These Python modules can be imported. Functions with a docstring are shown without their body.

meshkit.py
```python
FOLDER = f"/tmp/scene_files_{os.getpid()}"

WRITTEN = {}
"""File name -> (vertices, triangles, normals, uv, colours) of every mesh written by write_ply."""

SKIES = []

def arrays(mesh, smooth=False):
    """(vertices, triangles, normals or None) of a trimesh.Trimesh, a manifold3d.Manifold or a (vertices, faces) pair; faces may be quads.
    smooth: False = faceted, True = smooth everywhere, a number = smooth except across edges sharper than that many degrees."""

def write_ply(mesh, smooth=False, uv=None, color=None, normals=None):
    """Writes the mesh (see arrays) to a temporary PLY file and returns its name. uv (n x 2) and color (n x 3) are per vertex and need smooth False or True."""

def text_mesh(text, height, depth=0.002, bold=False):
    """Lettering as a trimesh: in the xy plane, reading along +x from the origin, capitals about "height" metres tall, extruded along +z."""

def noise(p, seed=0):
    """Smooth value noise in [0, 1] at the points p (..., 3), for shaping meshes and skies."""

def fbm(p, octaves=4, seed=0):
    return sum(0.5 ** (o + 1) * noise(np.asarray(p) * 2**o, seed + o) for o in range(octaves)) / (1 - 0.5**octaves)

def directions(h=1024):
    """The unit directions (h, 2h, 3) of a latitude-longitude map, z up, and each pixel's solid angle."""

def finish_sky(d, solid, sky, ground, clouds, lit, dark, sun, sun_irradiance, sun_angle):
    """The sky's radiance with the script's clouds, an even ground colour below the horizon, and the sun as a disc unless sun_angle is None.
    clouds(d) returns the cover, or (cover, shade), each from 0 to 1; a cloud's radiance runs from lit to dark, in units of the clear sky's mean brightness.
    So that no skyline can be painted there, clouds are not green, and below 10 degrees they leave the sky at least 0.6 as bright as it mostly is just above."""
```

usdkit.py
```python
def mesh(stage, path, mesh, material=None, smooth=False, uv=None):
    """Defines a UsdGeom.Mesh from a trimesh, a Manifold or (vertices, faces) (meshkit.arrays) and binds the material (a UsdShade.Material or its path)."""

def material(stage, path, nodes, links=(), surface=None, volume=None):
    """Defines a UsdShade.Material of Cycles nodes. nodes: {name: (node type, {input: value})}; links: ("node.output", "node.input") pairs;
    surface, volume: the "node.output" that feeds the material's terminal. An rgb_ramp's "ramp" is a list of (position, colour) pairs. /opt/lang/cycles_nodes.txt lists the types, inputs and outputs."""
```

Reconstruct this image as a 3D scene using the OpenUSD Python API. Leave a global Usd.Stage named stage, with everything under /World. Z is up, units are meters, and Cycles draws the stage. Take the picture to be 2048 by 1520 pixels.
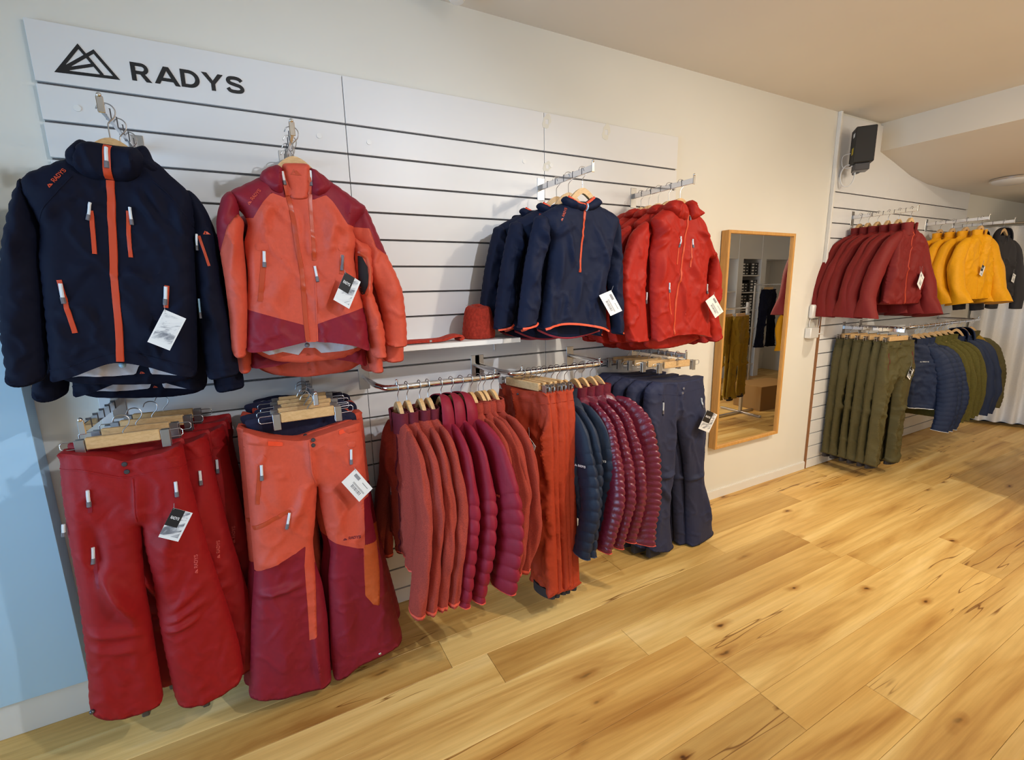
# A ski-wear shop: one long white wall with slat panels, garments on chrome arms and rails, oak plank floor.
import math, random
import numpy as np, trimesh, shapely
from shapely.geometry import Polygon, LineString, box as sbox
from shapely.ops import unary_union
from scipy.spatial import Delaunay, cKDTree
import manifold3d as m3
import usdkit, meshkit
from pxr import Usd, UsdGeom, UsdLux, Gf, Sdf

stage = Usd.Stage.CreateInMemory()
UsdGeom.SetStageUpAxis(stage, 'Z'); UsdGeom.SetStageMetersPerUnit(stage, 1.0)
UsdGeom.Xform.Define(stage, '/World'); UsdGeom.Scope.Define(stage, '/World/Looks')
random.seed(7); RNG = np.random.default_rng(7)

# ------------------------------------------------------------------ camera
CAM = np.array([0.0, -2.381, 1.721]); YAW, PITCH, ROLL, FPX = .4871, .1931, .0214, 929.26
def _axes():
    fw = np.array([math.sin(YAW)*math.cos(PITCH), math.cos(YAW)*math.cos(PITCH), -math.sin(PITCH)])
    rt = np.array([math.cos(YAW), -math.sin(YAW), 0.0]); dn = np.cross(fw, rt)
    c, s = math.cos(ROLL), math.sin(ROLL)
    return c*rt + s*dn, -s*rt + c*dn, fw
CR, CD, CF = _axes()
cam = UsdGeom.Camera.Define(stage, '/World/camera')
cam.CreateHorizontalApertureAttr(36.0); cam.CreateFocalLengthAttr(36.0*FPX/2048); cam.CreateExposureAttr(-0.07)
m = np.eye(4); m[0, :3], m[1, :3], m[2, :3], m[3, :3] = CR, -CD, -CF, CAM
cam.AddTransformOp().Set(Gf.Matrix4d(m.tolist()))

# ------------------------------------------------------------------ lights
def light(kind, name, loc, inten, col, target=None, **kw):
    L = kind.Define(stage, '/World/' + name)
    L.CreateIntensityAttr(inten); L.CreateColorAttr(Gf.Vec3f(*col))
    z = np.array([0, 0, 1.0])
    if target is not None: z = np.array(loc, float) - np.array(target, float); z /= np.linalg.norm(z)
    x = np.cross([0, 1.0, .01], z); x /= np.linalg.norm(x); y = np.cross(z, x)
    mm = np.eye(4); mm[0, :3], mm[1, :3], mm[2, :3], mm[3, :3] = x, y, z, loc
    L.AddTransformOp().Set(Gf.Matrix4d(mm.tolist()))
    for k, v in kw.items(): getattr(L, 'Create%sAttr' % k)(v)
    return L
WARM, NEUT, DAY = (1.0, .88, .70), (.90, .96, 1.05), (.42, .68, 1.0)
SPOTS = [  # unseen spots lighting wall and floor: position, aimed at, strength, colour, cone
    ((1.45, -2.75, 2.93), (.40, 0, 1.05), 3500, NEUT, 39),
    ((2.75, -2.55, 2.93), (2.5, 0, 1.1), 2600, WARM, 46),
    ((4.55, -2.55, 2.93), (5.1, -.4, .7), 3000, WARM, 52),
    ((2.6, -2.3, 2.93), (2.6, -1.3, 0), 2700, WARM, 66),  # out of view, aimed down to brighten the floor
]
for i, (p, t, s, c, cone) in enumerate(SPOTS):
    L = light(UsdLux.SphereLight, 'spot_light_%03d' % i, p, s, c, t, Radius=.03)
    sh = UsdLux.ShapingAPI.Apply(L.GetPrim()); sh.CreateShapingConeAngleAttr(cone); sh.CreateShapingConeSoftnessAttr(.8)
# daylight from an unseen shop window, placed to light the left end bluish
light(UsdLux.RectLight, 'window_daylight', (-2.98, -1.9, 1.35), 9.5, DAY, (0, -1.9, 1.3), Width=2.5, Height=2.3)
# unseen globes behind the camera, placed to light the ceiling and far end
GLOBES = [(.9, -3.35, 2.35, 9), (3.2, -3.3, 2.35, 42), (5.2, -3.2, 2.25, 36), (7.5, -1.35, 2.0, 7)]
for i, (x, y, z, s) in enumerate(GLOBES): light(UsdLux.SphereLight, 'globe_light_%03d' % i, (x, y, z), s, WARM, Radius=.14)

# ------------------------------------------------------------------ helpers: geometry in place
def ray(px, py): return ((px-1024)/FPX)*CR + ((py-760)/FPX)*CD + CF
def onY(px, py, y): d = ray(px, py); return CAM + d*((y-CAM[1])/d[1])     # where a sight line meets an upright plane y = const
def onX(px, py, x): d = ray(px, py); return CAM + d*((x-CAM[0])/d[0])
def onZ(px, py, z): d = ray(px, py); return CAM + d*((z-CAM[2])/d[2])
cat_ = trimesh.util.concatenate
def lin(r, g, b): return tuple((c/255/12.92 if c/255 <= .04045 else ((c/255+.055)/1.055)**2.4) for c in (r, g, b))
def bx(x0, x1, y0, y1, z0, z1):
    b = trimesh.creation.box([x1-x0, y1-y0, z1-z0]); b.apply_translation([(x0+x1)/2, (y0+y1)/2, (z0+z1)/2]); return b
def rbx(x0, x1, y0, y1, z0, z1, r=.003):
    r = min(r, (x1-x0)*.45, (y1-y0)*.45, (z1-z0)*.45); pts = []
    for sx in (0, 1):
        for sy in (0, 1):
            for sz in (0, 1):
                p = np.array([(x0, x1)[sx], (y0, y1)[sy], (z0, z1)[sz]]); n = np.array([1-2*sx, 1-2*sy, 1-2*sz])*r
                for k in range(3): q = p + n; q[k] = p[k]; pts.append(q)
    return trimesh.convex.convex_hull(np.array(pts))
def smooth_path(P, n=6):
    P = np.asarray(P, float); Q = np.vstack([2*P[0]-P[1], P, 2*P[-1]-P[-2]]); out = []
    for i in range(len(P)-1):
        a, b, c, d = Q[i:i+4]
        for t in np.linspace(0, 1, n, endpoint=False):
            out.append(.5*((2*b) + (c-a)*t + (2*a-5*b+4*c-d)*t*t + (3*b-a-3*c+d)*t**3))
    return np.array(out + [P[-1]])
def tube(P, r, sides=8, squash=None, caps=True):
    P = np.asarray(P, float); T = np.gradient(P, axis=0); T /= np.linalg.norm(T, axis=1, keepdims=True) + 1e-12
    a = np.cross(T[0], [0, 0, 1.0] if abs(T[0][2]) < .9 else [0, 1.0, 0]); a /= np.linalg.norm(a); V = []
    r = np.broadcast_to(r, (len(P),)); ang = np.arange(sides)*2*np.pi/sides
    for p, t, q in zip(P, T, r):
        a = a - t*(a@t); a /= np.linalg.norm(a); b = np.cross(t, a)
        V.append(p + q*(np.cos(ang)[:, None]*a + np.sin(ang)[:, None]*b*(squash or 1)))
    return loft(V, caps)
def loft(rings, caps=True):
    n, k = len(rings), len(rings[0]); V = np.vstack(rings); F = []
    i, j = np.meshgrid(np.arange(n-1), np.arange(k), indexing='ij'); j2 = (j+1) % k
    F = np.stack([i*k+j, i*k+j2, (i+1)*k+j2, (i+1)*k+j], -1).reshape(-1, 4); F = np.vstack([F[:, [0, 1, 2]], F[:, [0, 2, 3]]])
    if caps:
        V = np.vstack([V, rings[0].mean(0), rings[-1].mean(0)]); a = np.arange(k); b = (a+1) % k; o = (n-1)*k
        F = np.vstack([F, np.stack([b, a, np.full(k, n*k)], 1), np.stack([o+a, o+b, np.full(k, n*k+1)], 1)])
    return trimesh.Trimesh(V, F, process=False)
def lathe(prof, n=32):   # profile of (radius, z)
    ang = np.arange(n)*2*np.pi/n
    return loft([np.stack([max(r, 1e-4)*np.cos(ang), max(r, 1e-4)*np.sin(ang), np.full(n, z)], 1) for r, z in prof])
def moved(mesh, loc=(0, 0, 0), rot=None):
    mesh = mesh.copy()
    if rot is not None: mesh.apply_transform(rot)
    mesh.apply_translation(loc); return mesh
def rotm(deg, ax): return trimesh.transformations.rotation_matrix(math.radians(deg), ax)
def cylb(p, q, r, n=12): return tube(np.linspace(p, q, 2), r, n)
def prism_xz(poly, y0, y1):   # polygon in x,z pushed along y
    g = trimesh.creation.extrude_polygon(Polygon(poly) if not hasattr(poly, 'geom_type') else poly, y1-y0, engine='earcut')
    V = g.vertices.copy(); return trimesh.Trimesh(np.stack([V[:, 0], y0+V[:, 2], V[:, 1]], 1), g.faces[:, ::-1], process=False)

# ------------------------------------------------------------------ helpers: the scene's objects
COUNT = {}
def path_for(name, parent):
    base = str(parent.GetPath()) if parent is not None else '/World'
    k = (base, name); n = COUNT.get(k, 0); COUNT[k] = n+1
    return base + '/' + (name if n == 0 else '%s_%03d' % (name, n))
def tag(p, label=None, cat=None, group=None, kind=None):
    p = p.GetPrim() if hasattr(p, 'GetPrim') else p
    for k, v in (('label', label), ('category', cat), ('group', group), ('kind', kind)):
        if v: p.SetCustomDataByKey(k, v)
    return p
def obj(name, mesh, mat, parent=None, smooth=35, label=None):
    if isinstance(mesh, list): mesh = cat_(mesh)
    p = usdkit.mesh(stage, path_for(name, parent), mesh, mat, smooth=smooth).GetPrim()
    return tag(p, label) if label else p
def thing(name, label, cat, loc=(0, 0, 0), rotz=0, group=None, kind=None, tilt=0):
    x = UsdGeom.Xform.Define(stage, path_for(name, None)); x.AddTranslateOp().Set(Gf.Vec3d(*map(float, loc)))
    if rotz: x.AddRotateZOp().Set(float(rotz))
    if tilt: x.AddRotateYOp().Set(float(tilt))
    return tag(x.GetPrim(), label, cat, group, kind)
def dup(root, label, loc, rotz=0, group=None, tilt=0, sc=None):
    was = root.GetCustomData(); name = root.GetName()
    if name[-4:-3] == '_' and name[-3:].isdigit(): name = name[:-4]
    r = UsdGeom.Xform.Define(stage, path_for(name, None))
    r.GetPrim().GetReferences().AddInternalReference(root.GetPath())
    ops = [r.AddTranslateOp(opSuffix='at')]; ops[0].Set(Gf.Vec3d(*map(float, loc)))
    if rotz: o = r.AddRotateZOp(opSuffix='turn'); o.Set(float(rotz)); ops.append(o)
    if tilt: o = r.AddRotateYOp(opSuffix='lean'); o.Set(float(tilt)); ops.append(o)
    if sc: o = r.AddScaleOp(opSuffix='size'); o.Set(Gf.Vec3f(*sc)); ops.append(o)
    r.SetXformOpOrder(ops); p = tag(r.GetPrim(), label, was['category'], group or was.get('group')); p.SetInstanceable(True)
    return p
def struct(name, mesh, mat, smooth=False): return tag(obj(name, mesh, mat, None, smooth), kind='structure')
ORD = 'first second third fourth fifth sixth seventh eighth ninth tenth eleventh twelfth'.split()

# ------------------------------------------------------------------ materials
def mat(name, nodes, links, surface='p.BSDF'): return usdkit.material(stage, '/World/Looks/' + name, nodes, links, surface=surface)
def plain(name, col, rough=.6, metal=0, **kw):
    return mat(name, {'p': ('principled_bsdf', dict(base_color=col, roughness=rough, metallic=metal, **kw))}, [])
def paint(name, col, rough=.7, bump=.12, sc=90):
    return mat(name, {'g': ('geometry', {}), 'n': ('noise_texture', dict(scale=sc, detail=3.0)), 'b': ('bump', dict(strength=bump, distance=.002)),
        'l': ('noise_texture', dict(scale=1.3, detail=2.0)), 'r': ('rgb_ramp', dict(ramp=[(.3, tuple(c*.96 for c in col)), (.7, col)])),
        'p': ('principled_bsdf', dict(roughness=rough))},
        [('g.position', 'n.vector'), ('g.position', 'l.vector'), ('l.fac', 'r.fac'), ('r.color', 'p.base_color'), ('n.fac', 'b.height'), ('b.normal', 'p.normal')])
def fabric(name, col, rough=.75, sheen=.05, mottle=.1, weave=900, bump=.25, wrinkle=.35, streak=(1, 1, 1), spec=.3):
    lo = tuple(c*(1-mottle) for c in col); hi = tuple(min(1, c*(1+mottle)) for c in col)
    return mat(name, {'g': ('geometry', {}), 'mp': ('mapping', dict(scale=streak)), 'n': ('noise_texture', dict(scale=weave, detail=1.0)),
        'm': ('noise_texture', dict(scale=70.0, detail=4.0, roughness=.7)), 'r': ('rgb_ramp', dict(ramp=[(.32, lo), (.68, hi)])),
        'k': ('noise_texture', dict(scale=16.0, detail=3.0, distortion=.6)), 'b2': ('bump', dict(strength=wrinkle, distance=.006)), 'b': ('bump', dict(strength=bump, distance=.0006)),
        'p': ('principled_bsdf', dict(roughness=rough, sheen_weight=sheen*.4, sheen_roughness=.4, specular_ior_level=spec, sheen_tint=tuple(min(1, c*1.4+.1) for c in col)))},
        [('g.position', 'n.vector'), ('g.position', 'mp.vector'), ('mp.vector', 'm.vector'), ('g.position', 'k.vector'), ('m.fac', 'r.fac'), ('r.color', 'p.base_color'),
         ('k.fac', 'b2.height'), ('b2.normal', 'b.normal'), ('n.fac', 'b.height'), ('b.normal', 'p.normal')])
def wood(name, a, b, axis_scale, rough=.45, seed=(0, 0, 0)):
    return mat(name, {'g': ('geometry', {}), 'mp': ('mapping', dict(scale=axis_scale, location=seed)), 'n': ('noise_texture', dict(scale=1.0, detail=5.0, roughness=.6, distortion=.4)),
        'r': ('rgb_ramp', dict(ramp=[(.3, b), (.7, a)])), 'p': ('principled_bsdf', dict(roughness=rough))},
        [('g.position', 'mp.vector'), ('mp.vector', 'n.vector'), ('n.fac', 'r.fac'), ('r.color', 'p.base_color')])
def plank_mat(i, tone):
    o = (i*7.31, i*3.77, 0); T = lambda c: tuple(x*t for x, t in zip(lin(*c), tone))
    nodes = {'g': ('geometry', {}),
        'm1': ('mapping', dict(scale=(.55, 5.0, 1), location=o)), 'n1': ('noise_texture', dict(scale=1.0, detail=4.0, roughness=.55, distortion=1.1)),
        'm2': ('mapping', dict(scale=(3.0, 95.0, 1), location=o)), 'n2': ('noise_texture', dict(scale=1.0, detail=4.0, roughness=.65)),
        'm3': ('mapping', dict(scale=(1.1, 3.0, 1), location=o)), 'v': ('voronoi_texture', dict(scale=1.0, dimensions='2D')),
        'd': ('noise_texture', dict(scale=5.0, detail=3.0)), 'dm': ('vector_math', dict(math_type='multiply_add', vector2=(.22, .22, .22))),
        'r1': ('rgb_ramp', dict(ramp=[(.28, T((182, 132, 66))), (.42, T((216, 172, 98))), (.58, T((234, 196, 122))), (.75, T((244, 212, 148)))])),
        'w': ('wave_texture', dict(scale=1.0, distortion=5.0, detail=3.0, detail_scale=.8, bands_direction='y')), 'mw': ('mapping', dict(scale=(.35, 6.5, 1), location=o)),
        'rw': ('rgb_ramp', dict(ramp=[(0, (.86, .82, .76)), (.5, (1, 1, 1))])), 'xw': ('mix', dict(mix_type='multiply', fac=.45)),
        'r2': ('rgb_ramp', dict(ramp=[(.3, (.86, .83, .78)), (.6, (1.03, 1.03, 1.03))])), 'x2': ('mix', dict(mix_type='multiply', fac=.6)),
        'rk': ('rgb_ramp', dict(ramp=[(0, (.13, .075, .04)), (.012, (.2, .12, .06)), (.03, (.66, .52, .38)), (.09, (1, 1, 1))])), 'xk': ('mix', dict(mix_type='multiply', fac=1.0)),
        'mc': ('mapping', dict(scale=(.38, 6.5, 1), location=(o[0]+40, o[1]+11, 0))), 'nc': ('noise_texture', dict(scale=1.0, detail=3.0, roughness=.6)),
        'sc': ('math', dict(math_type='subtract', value2=.5)), 'ac': ('math', dict(math_type='absolute')),
        'rc': ('rgb_ramp', dict(ramp=[(0, (.30, .19, .10)), (.0018, (.42, .28, .16)), (.006, (1, 1, 1))])),
        'mm': ('mapping', dict(scale=(.9, 1.7, 1), location=(o[0]+9, o[1]+70, 0))), 'nq': ('noise_texture', dict(scale=1.7, detail=1.0)), 'nm': ('noise_texture', dict(scale=1.0, detail=1.0)), 'rq': ('rgb_ramp', dict(ramp=[(.44, (0, 0, 0)), (.52, (1, 1, 1))])), 'rm': ('rgb_ramp', dict(ramp=[(.55, (0, 0, 0)), (.58, (1, 1, 1))])),
        'xc': ('mix', dict(mix_type='multiply')), 'b': ('bump', dict(strength=.12, distance=.001)),
        'p': ('principled_bsdf', dict(roughness=.42, specular_ior_level=.4))}
    L = [('g.position', 'm1.vector'), ('m1.vector', 'n1.vector'), ('n1.fac', 'r1.fac'), ('g.position', 'm2.vector'), ('m2.vector', 'n2.vector'), ('n2.fac', 'r2.fac'),
         ('g.position', 'mw.vector'), ('mw.vector', 'w.vector'), ('w.fac', 'rw.fac'), ('r1.color', 'xw.color1'), ('rw.color', 'xw.color2'),
         ('xw.color', 'x2.color1'), ('r2.color', 'x2.color2'), ('g.position', 'd.vector'), ('d.color', 'dm.vector1'), ('m3.vector', 'dm.vector3'), ('g.position', 'm3.vector'), ('dm.vector', 'v.vector'),
         ('v.distance', 'rk.fac'), ('x2.color', 'xk.color1'), ('rk.color', 'xk.color2'),
         ('g.position', 'mc.vector'), ('mc.vector', 'nc.vector'), ('nc.fac', 'sc.value1'), ('sc.value', 'ac.value1'), ('ac.value', 'rc.fac'),
         ('g.position', 'mm.vector'), ('mm.vector', 'nm.vector'), ('nm.fac', 'rm.fac'), ('nq.fac', 'rq.fac'), ('g.position', 'nq.vector'), ('rq.color', 'xk.fac'), ('rm.color', 'xc.fac'), ('xk.color', 'xc.color1'), ('rc.color', 'xc.color2'),
         ('xc.color', 'p.base_color'), ('n2.fac', 'b.height'), ('b.normal', 'p.normal')]
    return mat('oak_plank_%d' % i, nodes, L)
WALL = paint('wall_paint', (.80, .78, .72)); CEIL = paint('ceiling_paint', (.80, .74, .64), sc=30)
SLAT = plain('slat_laminate', (.78, .78, .79), .38); GROOVE = plain('groove_backing', (.16, .15, .15), .8); MDF = plain('raw_board_edge', lin(150, 104, 66), .8)  # groove tone is grey plus the shade inside the slots
WHITE = plain('white_laminate', (.82, .82, .81), .35); TRIM = paint('trim_paint', (.84, .82, .78), .45, .04)
CHROME = plain('chrome', (.78, .78, .8), .09, 1.0); STEEL = plain('brushed_steel', (.50, .50, .51), .33, 1.0); DARKMETAL = plain('dark_metal', (.10, .10, .11), .35, .6)
BLACK = plain('black_vinyl', (.012, .012, .014), .45); INK = plain('grey_ink', (.28, .28, .30), .7); CARD = plain('card_white', (.83, .83, .82), .55)
HANGWOOD = wood('hanger_beech', lin(222, 184, 132), lin(200, 158, 104), (60, 60, 160)); FRAMEWOOD = wood('frame_pine', lin(216, 164, 92), lin(196, 142, 74), (60, 60, 6))
PULL = plain('zip_pull_white', (.74, .78, .82), .35); PULLGREY = plain('zip_pull_grey', (.16, .15, .17), .5)
# ------------------------------------------------------------------ the room
X0, X1, Y0, H = -2.8, 9.4, -3.75, 3.085
fl = thing('floor', 'oak plank floor with dark knots and cracks running the length of the shop', None, kind='structure')
obj('subfloor', bx(X0, X1, Y0, 0, -.05, -.022), MDF, fl, False)
TONES = [(1, 1, 1), (.90, .86, .80), (1.06, 1.08, 1.12), (.95, .91, .84), (1.02, 1.0, .96), (.80, .74, .66), (1.10, 1.13, 1.2), (.98, .98, 1.0), (1.0, .94, .86)]
PLANK = [plank_mat(i, t) for i, t in enumerate(TONES)]
ENDS = {-2: [1.705], -1: [1.71, -.3], 1: [1.445], -3: [2.14, 4.0], 2: [.78, 3.1], 0: [3.15], 3: [2.5, 4.2]}   # seams measured on the floor, by row
rr = random.Random(5)
for k in range(-14, 7):
    ya, yb = -1.175 + .195*k, -1.175 + .195*(k+1); ya, yb = max(ya, Y0), min(yb, -.001)
    if yb - ya < .02: continue
    cuts = [X0]; known = sorted(ENDS.get(k, [])); x = X0 + rr.uniform(.5, 1.9)
    while x < X1 - .4:
        near = [c for c in known if abs(c-x) < 1.1]
        if near: x = near[0]; known.remove(x)
        if x - cuts[-1] > .35: cuts.append(x)
        x += rr.uniform(1.5, 2.3)
    cuts.append(X1)
    for a, b in zip(cuts, cuts[1:]):
        obj('plank', rbx(a+.0006, b-.0006, ya+.0005, yb-.0005, -.022, 0, .0012), PLANK[rr.randrange(len(PLANK))], fl, False)
struct('ceiling', bx(X0, 5.0, Y0, .1, H, H+.1), CEIL)
lc = Polygon([(5.0, H+.1), (5.0, 2.85), (5.25, 2.79), (5.6, 2.70), (5.95, 2.655), (6.3, 2.64), (X1, 2.64), (X1, H+.1)])
struct('trim_1', prism_xz(lc, Y0, .1), CEIL, 30)
struct('wall_back', bx(X0, X1, 0, .1, 0, H), WALL)
struct('wall_right', bx(X1, X1+.1, Y0, 0, 0, 2.7), WALL)
struct('wall_front', bx(X0, X1, Y0-.1, Y0, 0, H), WALL)
wl = Polygon([(Y0, 0), (0, 0), (0, H), (Y0, H)]).difference(sbox(-3.2, .15, -.6, 2.5))
g = prism_xz(wl, 0, .1); g.vertices = np.stack([X0 - g.vertices[:, 1], g.vertices[:, 0], g.vertices[:, 2]], 1); g.invert()
struct('wall_left', g, WALL)
wn = thing('window_1', 'unseen tall shop window with white frame at the left end of the room, placed to bring in blue daylight', None, kind='structure')  # out of view, stands where the blue daylight comes from
FR = [bx(X0-.09, X0-.02, -3.2, -.6, .15, .21), bx(X0-.09, X0-.02, -3.2, -.6, 2.44, 2.5), bx(X0-.09, X0-.02, -3.2, -3.14, .21, 2.44), bx(X0-.09, X0-.02, -.66, -.6, .21, 2.44)]
obj('window_frame', FR, WHITE, wn, False)
PANE = mat('window_glass', {'t': ('transparent_bsdf', dict(color=(.95, .97, .97))), 'g': ('glossy_bsdf', dict(roughness=.02)), 'f': ('fresnel', dict(IOR=1.45)), 'm': ('mix_closure', {})},
           [('f.fac', 'm.fac'), ('t.BSDF', 'm.closure1'), ('g.BSDF', 'm.closure2')], 'm.closure')
obj('pane', bx(X0-.06, X0-.052, -3.14, -.66, .21, 2.44), PANE, wn, False)
struct('baseboard_back', [bx(2.51, 4.352, -.014, 0, 0, .068), bx(2.51, 4.352, -.009, 0, .068, .074)], TRIM)
# white partition with plinth; the blue of daylight is painted into its board
pw = thing('white_partition', 'white partition board with blue daylight painted into its colour, at the left edge beside the red trousers', 'partition', (-1.8, -.037, .16))
obj('board', rbx(-1.0, 1.0, -.037, .036, 0, 2.0, .002), paint('partition_paint', lin(186, 220, 243), .5, .03), pw)  # board colour holds the blue daylight cast
obj('plinth', rbx(-1.0, 1.0, -.012, .036, -.16, -.002, .002), TRIM, pw)
# a corner strip where the wall steps back beside the far slat panel
struct('trim_2', rbx(4.325, 4.35, -.03, 0, 1.50, H, .003), TRIM)

# slat panels: every slat is a board of its own over backing darkened with groove shade
def slat_panel(label, x0, x1, ztop, tops, zbot=.006, group=None, edge=False):
    t = thing('slatwall_panel', label, 'wall panel', ((x0+x1)/2, -.0015, zbot), group=group); c = (x0+x1)/2
    obj('backing', bx(x0-c+.002, x1-c-.002, -.005, 0, 0, ztop-zbot-.002), GROOVE, t, False)
    zs = [ztop] + list(tops)
    for a, b in zip(zs, zs[1:] + [zbot]):
        hi = a - (.0045 if a != ztop else 0); lo = b + (.0045 if b != zbot else 0)
        if hi - lo > .01: obj('slat', rbx(x0-c+.0008, x1-c-.0008, -.020, -.005, lo-zbot, hi-zbot, .0012), SLAT, t, False)
    if edge: obj('board_edge', bx(x0-c-.006, x0-c, -.020, 0, 0, edge-zbot), MDF, t, False)
    return t, c
GZ = [2.593 - .125*k for k in range(1, 21)]
pa, ca = slat_panel('white slat wall panel carrying the large black lettering', -.61, .4265, 2.668, GZ)
pb, cb = slat_panel('white slat wall panel above the shelf with the knitted hat', .4275, 1.483, 2.668, GZ)
pc, cc = slat_panel('white slat wall panel with filler patches behind the navy pullovers', 1.484, 2.512, 2.668, GZ)
pd, cd = slat_panel('far white slat wall panel beyond the mirror with a raw brown edge', 4.36, 6.95, 3.06, [2.468 - .125*k for k in range(0, 20)], edge=1.47)
capm = trimesh.creation.cylinder(.011, .004, sections=16); capm.apply_transform(rotm(90, [1, 0, 0]))
for pan, c, pts in ((pa, ca, [(155, 217), (638, 272)]), (pb, cb, [(738, 285), (1048, 323)]), (pc, cc, [(1102, 331)])):
    for px, py in pts: q = onY(px, py, -.02); obj('screw_cap', moved(capm, (q[0]-c, -.021, q[2]-.006)), WHITE, pan)
FILL = paint('filler', (.80, .78, .70), .9)
for px, py, s in ((1093, 243, .035), (1212, 264, .04), (1094, 333, .03)):
    q = onY(px, py, -.02); a = np.arange(16)*np.pi/8; r = s*(1+.25*np.sin(a*2+px)+.12*np.cos(a*5))
    ring = Polygon(np.stack([r*np.cos(a)*.8, r*np.sin(a)], 1)).difference(sbox(-s*.3, -s*.4, s*.3, s*.3))
    obj('filler_patch', moved(prism_xz(ring, -.0012, .0004), (q[0]-cc, -.0200, q[2]-.006)), FILL, pc, False)

# lettering stuck on the first panel
A = onY(113, 149, -.02); B = onY(491, 192, -.02)
sg = thing('wall_lettering', 'black capital letters and mountain emblem on the top left slat', 'sign', (float(A[0]), -.0225, 2.52))
def sgp(x, y): q = onY(x/2.923, y/2.923, -.02); return (q[0]-A[0], q[2]-2.52)
def stroke(p, q, w): return LineString([sgp(*p), sgp(*q)]).buffer(w/2, cap_style='flat')
w_ = .0098; L0, P1, P2, R1, R2 = (338, 418), (457, 272), (548, 303), (683, 458), (600, 440)
em = unary_union([LineString([sgp(*p) for p in ((340, 416), P1, R2)]).buffer(w_/2, join_style='mitre', cap_style='flat'),
                  LineString([sgp(*p) for p in ((372, 402), P2, R1, (340, 416), P1)]).buffer(w_/2, join_style='mitre', cap_style='flat'),
                  stroke((345, 412), (545, 382), w_), Polygon([sgp(*p) for p in ((330, 420), (400, 378), (410, 408), (405, 425))])]).buffer(.001).buffer(-.001)
for gpoly in [em]:
    obj('emblem', prism_xz(gpoly if gpoly.geom_type == 'Polygon' else max(gpoly.geoms, key=lambda q: q.area), -.0008, .0012), BLACK, sg, False)
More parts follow.
